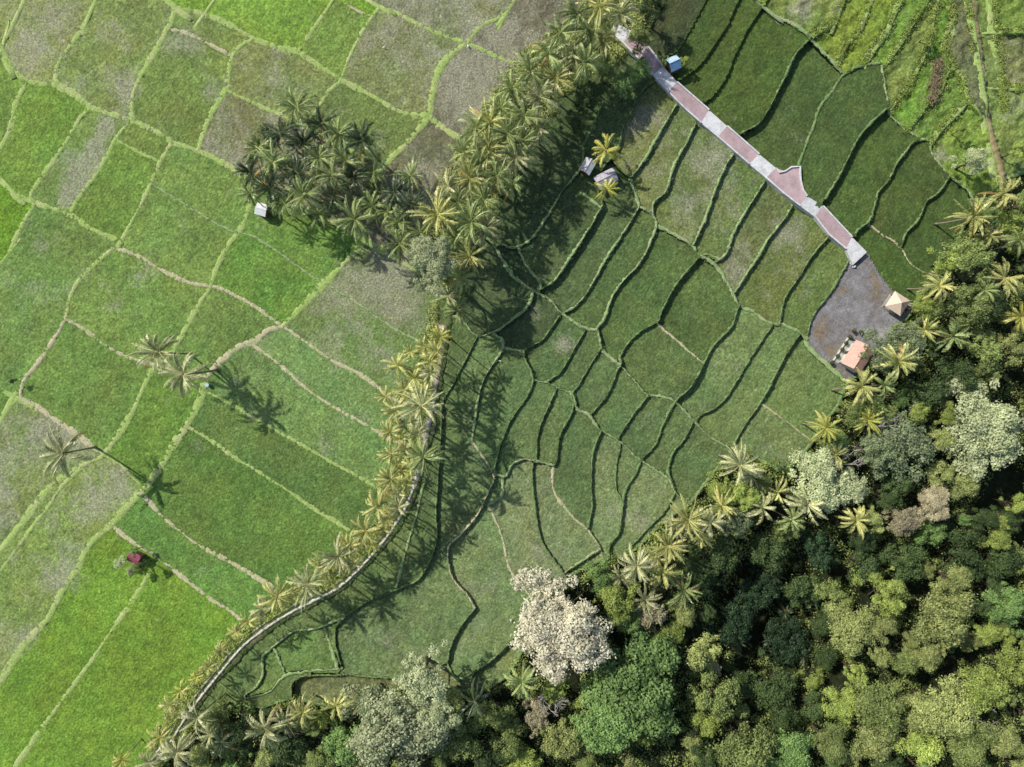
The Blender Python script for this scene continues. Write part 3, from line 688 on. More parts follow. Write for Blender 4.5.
# ------------------------------------------------------------------ palms
def palm_crown_mesh(name,L=4.6,nf=22,seed=0,width=0.75,droop=1.0,mess=0.28,mat=None):
    rr=random.Random(seed); V=[];Fc=[];C=[]
    def quad(a,b_,c,d,col):
        n=len(V); V.extend([tuple(a),tuple(b_),tuple(c),tuple(d)]); Fc.append((n,n+1,n+2,n+3)); C.extend([col]*4)
    for f in range(nf):
        az=f*2.39996+rr.uniform(-.55,.55); lvl=(f+0.5)/nf           # 0 young/upright .. 1 old/low
        el=math.radians(74-86*lvl+rr.uniform(-10,10)); ln=L*rr.uniform(0.78,1.12)*(0.75+0.25*min(1,lvl*1.8))
        tone=rr.uniform(0.15,0.95) if lvl<0.85 else rr.uniform(0.4,1.0)
        yel=1.0 if (lvl>0.9 and rr.random()<0.35) else 0.0
        m=13; pts=[]; p=Vector((math.cos(az)*.15,math.sin(az)*.15,0)); e=el; azz=az; twist=rr.uniform(-.8,.8); gap=rr.random()<0.25; ex_=rr.uniform(.7,1.5)
        for s in range(m+1):
            pts.append(p.copy()); t=s/m
            d=Vector((math.cos(azz)*math.cos(e),math.sin(azz)*math.cos(e),math.sin(e))); p=p+d*(ln/m)
            e-=droop*ex_*(0.03+0.20*t*t**.3)*(0.8+0.5*lvl); e=max(e,-1.35); azz+=twist/m
        roll=rr.uniform(-.5,.5)
        for s in range(m):
            a,c=pts[s],pts[s+1]; d=(c-a).normalized(); side=d.cross(Vector((0,0,1))); 
            if side.length<1e-3: side=Vector((1,0,0))
            side.normalize(); up=side.cross(d).normalized()
            side=(side*math.cos(roll)+up*math.sin(roll)).normalized(); up=side.cross(d).normalized()
            t=(s+.5)/m; rw=0.045*(1-t*.7)+0.012
            quad(a-side*rw+up*.02,a+side*rw+up*.02,c+side*rw*.9+up*.02,c-side*rw*.9+up*.02,(min(1,tone+.45),yel,0,1))
            if s<1: continue
            prof_=math.sin(math.pi*min(1,max(0.0,0.12+t*0.86)))**0.6
            for sg in (-1,1):
                for h in (0.0,0.5):
                    if rr.random()<(0.22 if gap else 0.04): continue
                    st=a.lerp(c,h); ll=width*prof_*rr.uniform(.8,1.15)
                    dr=rr.uniform(0.3,1.2)
                    dirv=(side*sg*1.0+d*0.9-up*dr).normalized(); tip=st+dirv*ll+Vector((0,0,-0.12*ll))
                    wv=d*(0.062+0.025*rr.random()); cc=min(1,max(0,tone+rr.uniform(-mess,mess)))
                    col=(cc,yel,0,1)
                    quad(st-wv,st+wv,tip+wv*.45,tip-wv*.45,col)
    # unopened spear and heart
    return mesh_np(name,V,np.array(Fc),mat,C)
def mat_palm(name,dark,light,yellow=(186,150,84)):
    m,nt,_,L=new_mat(name)
    a=N(nt,'ShaderNodeVertexColor'); a.layer_name='Col'
    sp=N(nt,'ShaderNodeSeparateColor'); L.new(a.outputs['Color'],sp.inputs[0]); oi=N(nt,'ShaderNodeObjectInfo')
    c=mix(nt,tuple(lin(dark)),tuple(lin(light)),sp.outputs[0]); c=mix(nt,c,tuple(lin(yellow)),sp.outputs[1])
    k=math_n(nt,'ADD',math_n(nt,'MULTIPLY',oi.outputs['Random'],0.4),0.8); kk=N(nt,'ShaderNodeCombineColor')
    for i in range(3): L.new(k,kk.inputs[i])
    c=mix(nt,c,kk.outputs[0],1.0,'MULTIPLY'); finish(nt,c,0.36,None,0,0,0.6,0.22); return m
PM={'olive':mat_palm('palm_olive',(50,78,30),(190,204,130)),'gold':mat_palm('palm_gold',(96,118,44),(236,230,148)),'dry':mat_palm('palm_dry',(88,104,52),(228,226,170)),
    'dark':mat_palm('palm_dark',(30,48,30),(104,122,84)),'yellow':mat_palm('palm_yellow',(134,148,52),(232,226,124),(222,170,84))}
m_trunk=mat_simple('palm_trunk',(104,96,80),(168,158,136),3.0,0.9,0.5,0.05,objsp=True)
m_coco=mat_simple('coconut',(120,110,40),(160,140,60),3.0,0.6,0,0,objsp=True)
CROWNS=[palm_crown_mesh('palm_crown',5.1,25,s,0.64,dr,mat=PM['olive']) for s,dr in ((1,1.0),(2,0.8),(3,1.2),(4,0.9),(5,1.4))]+[palm_crown_mesh('palm_crown',l_,n_,s,w_,dr,mat=PM['olive']) for s,dr,n_,w_,l_ in ((6,1.1,19,0.7,4.8),(7,0.7,30,0.55,5.2),(8,1.5,22,0.6,5.0),(9,1.0,17,0.62,4.6),(10,1.3,28,0.66,5.3))]
SMALLC=[palm_crown_mesh('palm_crown',4.6,17,s,0.70,dr,mat=PM['gold']) for s,dr in ((11,1.3),(12,1.6),(13,1.0))]
TRH=12.0
def trunk_mesh(seed):
    rr=random.Random(seed); lx_,ly_=rr.uniform(-1.3,1.3),rr.uniform(-1.3,1.3); pts=[];rad=[]
    for s in range(13):
        t=s/12; pts.append((-lx_*(1-t)**1.6,-ly_*(1-t)**1.6,t*TRH)); rad.append(0.17-0.05*t+(0.10*(1-t*6) if t<1/6 else 0)+(0.012 if s%2 else 0))
    m=MB().tube(pts,rad,8); return m.mesh('palm_trunk',m_trunk,True)
TRUNKS=[trunk_mesh(s) for s in range(5)]
cm=MB(); rr=random.Random(4)
def blob(mb,c,r,n=6):
    base=len(mb.v); rings=4
    for i_ in range(rings+1):
        th=math.pi*i_/rings
        for k in range(n): a=2*math.pi*k/n; mb.v.append((c[0]+r*math.sin(th)*math.cos(a),c[1]+r*math.sin(th)*math.sin(a),c[2]+r*math.cos(th)))
    for i_ in range(rings):
        for k in range(n): mb.f.append((base+i_*n+k,base+(i_+1)*n+k,base+(i_+1)*n+(k+1)%n,base+i_*n+(k+1)%n))
for k in range(9): blob(cm,(0.33*math.cos(k*.8),0.33*math.sin(k*.8),-0.28-0.12*(k%2)),0.15)
COCO=cm.mesh('coconut',m_coco,True)
def recolor(o,mat):
    o.material_slots[0].link='OBJECT'; o.material_slots[0].material=mat
def palm(px,py,h,rpx,mat,label,group,seed,small=False,coco=True):
    zc_guess=zground(px,py)
    # ground under the base (base lies nearer the picture centre than the crown)
    sh=(H-(zc_guess+h))/(H-zc_guess); bx_,by_=CX+(px-CX)*sh,CY+(py-CY)*sh
    zg=zground(bx_,by_); C=at(px,py,zg+h)
    s=(rpx*(H-zg-h)/F)/(4.1 if not small else 3.9)
    root=empty('coconut_palm',(C.x,C.y,zg-0.1),random.Random(seed).uniform(0,6.28)); tag(root,label,'palm tree',group)
    t=obj('trunk',TRUNKS[seed%5],root); t.scale=(max(.6,s),max(.6,s),(h+0.15)/TRH)
    cr=obj('crown',(SMALLC if small else CROWNS)[seed%(3 if small else 10)],root); cr.location=(0,0,h); cr.scale=(s,s,s); recolor(cr,PM[mat])
    cr.rotation_euler=(random.Random(seed+5).uniform(-.26,.26),random.Random(seed+6).uniform(-.26,.26),random.Random(seed+9).uniform(0,6.28))
    if coco and not small:
        k=obj('coconuts',COCO,root); k.location=(0,0,h-0.05); k.scale=(s,s,s)
    return root
ORD=['first','second','third','fourth','fifth','sixth','seventh','eighth','ninth','tenth','eleventh','twelfth','thirteenth','fourteenth','fifteenth','sixteenth','seventeenth','eighteenth','nineteenth','twentieth','twenty-first','twenty-second','twenty-third','twenty-fourth','twenty-fifth','twenty-sixth','twenty-seventh','twenty-eighth','twenty-ninth','thirtieth','thirty-first','thirty-second','thirty-third','thirty-fourth','thirty-fifth','thirty-sixth','thirty-seventh','thirty-eighth','thirty-ninth','fortieth','forty-first','forty-second','forty-third','forty-fourth','forty-fifth','forty-sixth','forty-seventh','forty-eighth','forty-ninth','fiftieth','fifty-first','fifty-second','fifty-third','fifty-fourth','fifty-fifth','fifty-sixth','fifty-seventh','fifty-eighth','fifty-ninth','sixtieth']
sd=0
# dense belt along the track, north part
belt=[(600,6,13,22),(577,14,13,20),(620,14,12,18),(590,30,12,22),(561,32,13,21),(603,38,11,17),(548,54,13,22),(571,55,12,20),(530,72,13,20),(556,78,12,20),(512,88,12,21),(540,97,12,21),(500,108,11,18),(524,116,13,22),(508,134,13,22),(476,128,12,22),(540,128,11,17),(488,150,12,20),(515,158,12,20),(464,152,11,18),(497,176,13,20),(470,178,12,20),(448,186,12,18),(484,200,12,19),(512,185,11,15),(438,214,13,24),(471,222,13,24),(455,238,11,17),(400,244,12,22),(470,256,11,18),(461,278,11,18),(448,296,9,15),(458,310,9,15),(585,62,12,20),(520,142,12,20),(490,122,12,19),(458,203,12,18),(486,228,11,18),(481,163,12,19)]
belt.sort(key=lambda q:q[1])
for i_,(x,y,h,r) in enumerate(belt):
    sd+=1; side='shading the grey fields' if x<512-(y-110)*0.3 else 'on the terrace side'
    palm(x,y,h,r*1.04,('olive','gold','olive','dry','olive')[sd%5],f'olive coconut palm in the dense belt {side}, {ORD[i_]} from the top','coconut palms in the dense belt beside the track',sd)
# sunlit row along the concrete track, south part
row=[(441,336,9,15,'yellow',1),(424,346,7,12,'gold',1),(431,362,9,16,'gold',1),(398,366,9,16,'gold',0),(414,378,8,14,'gold',1),(404,390,8,14,'gold',1),(421,406,12,24,'dry',0),(396,410,9,17,'gold',0),(405,424,8,13,'dry',1),(390,432,9,15,'gold',0),(423,456,12,22,'olive',0),(391,454,9,16,'gold',0),(405,448,8,13,'dry',1),(400,470,8,14,'gold',1),(391,479,9,17,'gold',0),(398,494,8,12,'dry',1),(378,506,10,20,'gold',0),(388,520,8,14,'gold',1),(366,531,10,18,'gold',0),(372,545,8,13,'yellow',1),(350,545,9,15,'gold',0),(338,556,10,19,'dry',0),(352,564,8,13,'gold',1),(323,568,9,17,'gold',0),(330,580,8,13,'yellow',1),(308,584,11,21,'dry',0),(292,592,8,14,'gold',1),(277,596,11,21,'gold',0),(262,609,9,15,'dry',1),(248,622,7,11,'gold',1),(236,632,7,11,'gold',1),(222,650,6,10,'gold',1),(208,668,6,10,'gold',1),(196,678,6,9,'yellow',1),(181,690,8,12,'yellow',1),(170,705,8,13,'gold',1)]
row+=[(436,352,9,14,'gold',1),(430,374,10,14,'dry',1),(424,392,10,14,'gold',1),(418,432,11,15,'dry',1),(414,466,10,14,'gold',1),(406,484,9,13,'gold',1),(398,508,9,13,'dry',1),(384,530,9,12,'gold',1),(411,352,7,11,'gold',1),(386,396,7,11,'gold',1),(400,440,6,10,'yellow',1),(396,466,6,10,'gold',1),(384,490,6,10,'gold',1),(384,512,6,10,'yellow',1),(360,545,6,10,'gold',1),(340,570,6,10,'gold',1),(300,592,6,10,'yellow',1)]
row=[(x,y,h+(3.2 if y<530 else 1.5) if h>6 else h,r,m_,s_) for x,y,h,r,m_,s_ in row]
row.sort(key=lambda q:q[1])
for i_,(x,y,h,r,m_,s_) in enumerate(row):
    sd+=1
    palm(x,y,h,r,m_,f"{ {'yellow':'small yellow-tipped','gold':'golden green','dry':'pale straw-coloured','olive':'olive green'}[m_]} palm in the row by the concrete track, {ORD[i_]} from its top",'palms in the sunlit row along the concrete track',sd,bool(s_))
# grove in the paddies
grove=[(297,108,13,22),(280,134,13,22),(258,148,12,19),(321,124,12,20),(338,134,12,20),(363,140,13,23),(304,142,12,19),(272,162,13,22),(250,172,11,17),(318,158,12,19),(345,160,12,18),(333,176,13,22),(298,174,12,20),(353,177,11,18),(374,172,10,16),(270,188,12,20),(303,196,13,22),(333,195,12,20),(285,204,11,17),(250,194,10,14),(355,219,13,24),(388,212,11,17),(318,214,11,17),(376,190,9,14),(394,192,12,20),(410,176,10,16),(412,206,12,20),(398,222,11,17),(372,206,11,18),(420,232,11,17)]
grove.sort(key=lambda q:q[0])
for i_,(x,y,h,r) in enumerate(grove):
    sd+=1; palm(x,y,h,r,('olive','dark','olive','dark','olive')[sd%5],f'dusky coconut palm in the grove among the left paddies, {ORD[i_]} from its left end','coconut palms in the grove among the left paddies',sd)
# loners
for x,y,h,r,m_,lb in [(158,352,12,24,'dry','pale coconut palm standing left of its twin on the paddy path'),(183,374,13,27,'dry','pale coconut palm standing right of its twin, a long star shadow beside it'),
        (63,453,13,27,'dry','lone coconut palm leaning over the paddy path near the left edge'),(606,150,6,19,'yellow','yellow-tipped young palm above the two grey hut roofs'),(607,189,5,15,'yellow','small yellow palm below the two grey hut roofs')]:
    sd+=1; palm(x,y,h,r,m_,lb,'',sd,small=(m_=='yellow'))
# palms at the south-west corner and along the forest edge
edge=[(197,718,12,22,'dry','lower end of the track'),(177,752,11,22,'dry','bottom edge left of the forest'),(160,737,9,17,'gold','beside the vivid green corner paddy'),(122,760,7,13,'yellow','alone against the vivid green paddy at the bottom edge'),(148,763,9,16,'dry','between two straw-coloured palms at the bottom edge'),(266,730,12,24,'dry','dark hollow below the small terraces'),(303,712,10,20,'gold','left of the brown bare terrace'),(336,706,9,19,'gold','under the brown bare terrace'),(362,703,8,16,'dry','beside the big pale tree and brown terrace'),(222,742,11,20,'dark','shaded hollow near the bottom left'),
 (475,702,11,23,'dark','between the big pale tree and the cream tree'),(522,682,10,21,'olive','just left below the cream tree'),
 (740,465,12,24,'dry','tip of the terraces, the highest of the forest edge'),(688,520,11,24,'gold','forest edge, right of its close neighbour'),(710,522,11,20,'dry','forest edge beside the grey green tree'),(668,546,12,22,'gold','forest edge above the lime tree'),(637,566,12,24,'dry','forest edge right of the lime tree top'),(662,572,11,21,'gold','forest edge over the brown undergrowth'),(684,590,10,20,'olive','beside the dark bamboo ravine'),(762,508,11,22,'dry','between the grey green tree and pale shrubs'),
 (808,505,12,26,'dry','over the pale green tree by the terrace corner'),(856,520,11,19,'gold','right of the palm over the pale tree'),(826,428,10,19,'yellow','yellow fronds at the terrace corner'),(868,420,10,17,'yellow','beside the feathery grey tree'),(862,386,11,22,'gold','below the pink roofed pavilion'),(898,362,12,23,'gold','right below the pink roofed pavilion'),(940,286,11,20,'gold','right of the terrace tip and pyramid roof'),(953,336,12,22,'olive','dark gap right of the yard'),(974,216,12,24,'gold','corner where terraces meet the meadow'),(1003,194,11,22,'gold','right edge below the dirt path'),(1005,278,12,25,'gold','right edge, level with the yard gate'),(1022,317,11,20,'yellow','right edge, orange tinted'),(1020,240,11,18,'olive','right edge below the dirt path end'),(645,600,9,18,'dry','brown undergrowth right of the lime tree'),(655,614,9,15,'dry','just below its straw-coloured neighbour')]
edge+=[(700,536,9,16,'gold','squeezed between two palms right of the terrace tip'),(676,528,9,17,'dry','close to the terrace tip, left of two others'),(655,556,9,17,'gold','half hidden above the lime tree'),(722,506,10,18,'gold','left of the highest forest edge palm'),(752,476,9,16,'dry','tucked behind the highest forest edge palm'),(778,492,10,18,'gold','terrace corner above the pale shrubs'),(792,520,10,18,'olive','shaded, under the palm over the pale tree'),(835,455,9,15,'gold','by the bare white tree'),(620,578,8,15,'dry','straddling the lime tree and terrace'),(884,385,9,16,'olive','under the palm right of the pavilion'),(925,330,9,16,'gold','above the dark gap right of the yard'),(985,290,10,18,'olive','left neighbour of the right edge palm'),(990,235,10,17,'gold','between two corner palms'),
 (750,600,5,12,'dark','sunk in the dark ravine, upper left'),(785,612,5,12,'dark','sunk in the dark ravine, centre'),(768,640,5,12,'dark','sunk in the dark ravine, middle low'),(738,642,5,12,'dark','sunk in the dark ravine, left side'),(803,655,5,12,'dark','sunk in the dark ravine, right side'),(775,575,5,12,'dark','sunk at the top of the dark ravine'),(812,600,5,12,'dark','sunk in the dark ravine, upper right'),(285,722,9,17,'dry','between two palms below the small terraces'),(210,735,9,16,'dry','just below the lower end of the track')]
for x,y,h,r,m_,lb in edge:
    sd+=1; palm(x,y,h,r*0.9,m_,f"{ {'yellow':'yellowish','gold':'golden green','dry':'straw-coloured','olive':'olive','dark':'dark'}[m_]} coconut palm, {lb}",'coconut palms along the forest edge',sd)
# ------------------------------------------------------------------ broadleaf trees (crown meshes made of leaf clumps)
def leaf_quads(P,Nn,size,rr,tone,C,V):
    """append quads with centres P, normals Nn"""
    n=len(P); r=rr.normal(0,1,(n,3)); t=np.cross(Nn,r); t/=np.linalg.norm(t,axis=1)[:,None]+1e-9; bq=np.cross(Nn,t)
    s=(size*rr.uniform(0.6,1.3,n))[:,None]; e=s*0.62
    V.append(np.stack([P-t*s,P-bq*e,P+t*s,P+bq*e],1)); C.append(np.repeat(np.stack([tone,tone,tone,np.ones(n)],1)[:,None],4,1))
def crown_mesh(seed,R=5.0,lobes=26,leaves=9000,leaf=0.26,flat=0.55,lobr=(0.20,0.34),ragged=0.12,sub=5,wob=1.0):
    rr=np.random.default_rng(seed); V=[];C=[]
    ctr=[];rad=[]
    ph=rr.uniform(0,6.28,4); am=rr.uniform(0.08,0.20,4)*wob
    for k in range(lobes):
        q=math.sqrt((k+0.4)/lobes); a=k*2.39996+rr.uniform(-.6,.6)
        out=1+sum(am[m]*math.sin((m+2)*a+ph[m]) for m in range(4)); rd=q*R*0.80*out*rr.uniform(.75,1.15)
        if rr.random()<0.10*wob: continue
        zz=flat*R*math.sqrt(max(0,1-(rd/R)**2))*rr.uniform(.45,1.25)
        ctr.append((rd*math.cos(a),rd*math.sin(a)*rr.uniform(.9,1.1),zz)); rad.append(R*rr.uniform(lobr[0]*.75,lobr[1]*1.1)*(1.1-0.35*q))
    wts=np.array(rad)**2; wts/=wts.sum()
    for c0,r0,w in zip(ctr,rad,wts):
        c0=np.array(c0); ns=sub
        for s in range(ns+1):
            if s==0: c1=c0; r1=r0; nn=int(leaves*w*0.4)
            else:
                d=rr.normal(0,1,3); d[2]=abs(d[2])*0.7; d/=np.linalg.norm(d); c1=c0+d*r0*rr.uniform(.6,1.15); r1=r0*rr.uniform(.22,.65); nn=int(leaves*w*0.6/ns)
            d=rr.normal(0,1,(nn,3)); d/=np.linalg.norm(d,axis=1)[:,None]; d[:,2]=np.where(d[:,2]<-0.3,-d[:,2],d[:,2])
            P=c1+d*(r1*(1+rr.normal(0,ragged,nn)))[:,None]*np.array([1,1,0.85])
            Nn=d+rr.normal(0,0.45,(nn,3)); Nn[:,2]+=0.35; Nn/=np.linalg.norm(Nn,axis=1)[:,None]
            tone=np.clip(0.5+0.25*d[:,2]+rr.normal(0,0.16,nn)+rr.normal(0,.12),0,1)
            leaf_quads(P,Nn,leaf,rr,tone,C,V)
    V=np.concatenate(V).reshape(-1,3); C=np.concatenate(C).reshape(-1,4)
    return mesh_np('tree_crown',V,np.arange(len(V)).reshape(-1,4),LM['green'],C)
LM={'white':mat_leaf('leaf_cream',(142,140,110),(228,222,196),0.2),'pale':mat_leaf('leaf_pale',(112,130,84),(218,224,176),0.25),'green':mat_leaf('leaf_green',(56,84,38),(152,184,106),0.22),
    'lime':mat_leaf('leaf_lime',(70,96,34),(196,212,112),0.25),'olive':mat_leaf('leaf_olive',(60,82,36),(194,202,124),0.22),'dark':mat_leaf('leaf_dark',(26,42,22),(96,118,66),0.18),
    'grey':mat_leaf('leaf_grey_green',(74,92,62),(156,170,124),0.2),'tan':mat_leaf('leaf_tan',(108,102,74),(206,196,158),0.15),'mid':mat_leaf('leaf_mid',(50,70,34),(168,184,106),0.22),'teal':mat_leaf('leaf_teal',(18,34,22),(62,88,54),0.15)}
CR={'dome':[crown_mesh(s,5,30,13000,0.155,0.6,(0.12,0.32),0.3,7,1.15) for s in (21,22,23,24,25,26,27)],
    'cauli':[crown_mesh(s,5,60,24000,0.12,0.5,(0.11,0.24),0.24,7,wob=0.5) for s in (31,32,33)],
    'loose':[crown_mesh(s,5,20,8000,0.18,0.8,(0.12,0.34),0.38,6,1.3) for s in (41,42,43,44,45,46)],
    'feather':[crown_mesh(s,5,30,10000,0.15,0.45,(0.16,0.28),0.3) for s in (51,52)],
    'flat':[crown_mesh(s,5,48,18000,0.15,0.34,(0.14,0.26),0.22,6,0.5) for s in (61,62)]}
m_bark=mat_simple('bark',(62,52,40),(110,98,80),2.5,0.9,0.6,0.05,objsp=True); m_bare=mat_simple('bare_bark',(170,164,156),(214,208,200),2.5,0.8,0.3,0.03,objsp=True)
def tree_trunk(seed,Hh=8.0,R=5.0):
    rr=random.Random(seed); mb=MB(); mb.tube([(0,0,0),(.1,-.1,Hh*.35),(0.05,.1,Hh*.7),(0,0,Hh)],[.42,.32,.26,.16],8)
    for k in range(7):
        a=k*0.9+rr.uniform(-.2,.2); z0=Hh*rr.uniform(.5,.85); r=R*rr.uniform(.4,.75)
        mb.tube([(0,0,z0),(r*.45*math.cos(a),r*.45*math.sin(a),z0+1.2),(r*math.cos(a),r*math.sin(a),z0+rr.uniform(1.8,3.0))],[.16,.1,.04],5)
    return mb.mesh('tree_trunk',m_bark,True)
TT=[tree_trunk(s) for s in (1,2,3)]
def tree(px,py,rpx,h,mat,form,label,group,seed,squash=1.0,name='broadleaf_tree'):
    zg0=zground(px,py); sh=(H-(zg0+h))/(H-zg0); zg=zground(CX+(px-CX)*sh,CY+(py-CY)*sh)
    C=at(px,py,zg+h); R=rpx*(1.12 if rpx>9 else 1)*(H-zg-h)/F; s=R/5.0
    root=empty(name,(C.x,C.y,zg-0.2),random.Random(seed).uniform(0,6.28)); tag(root,label,'tree' if 'shrub' not in name else 'shrub',group)
    ch=max(0.2,h-0.50*R)   # crown base height
    t=obj('trunk',TT[seed%3],root); t.scale=(s,s,(ch+0.9*s)/8.0)
    c_=obj('crown',CR[form][seed%len(CR[form])],root); c_.location=(0,0,ch); c_.scale=(s,s*squash,s*random.Random(seed+3).uniform(.9,1.1)); recolor(c_,LM[mat])
    return root
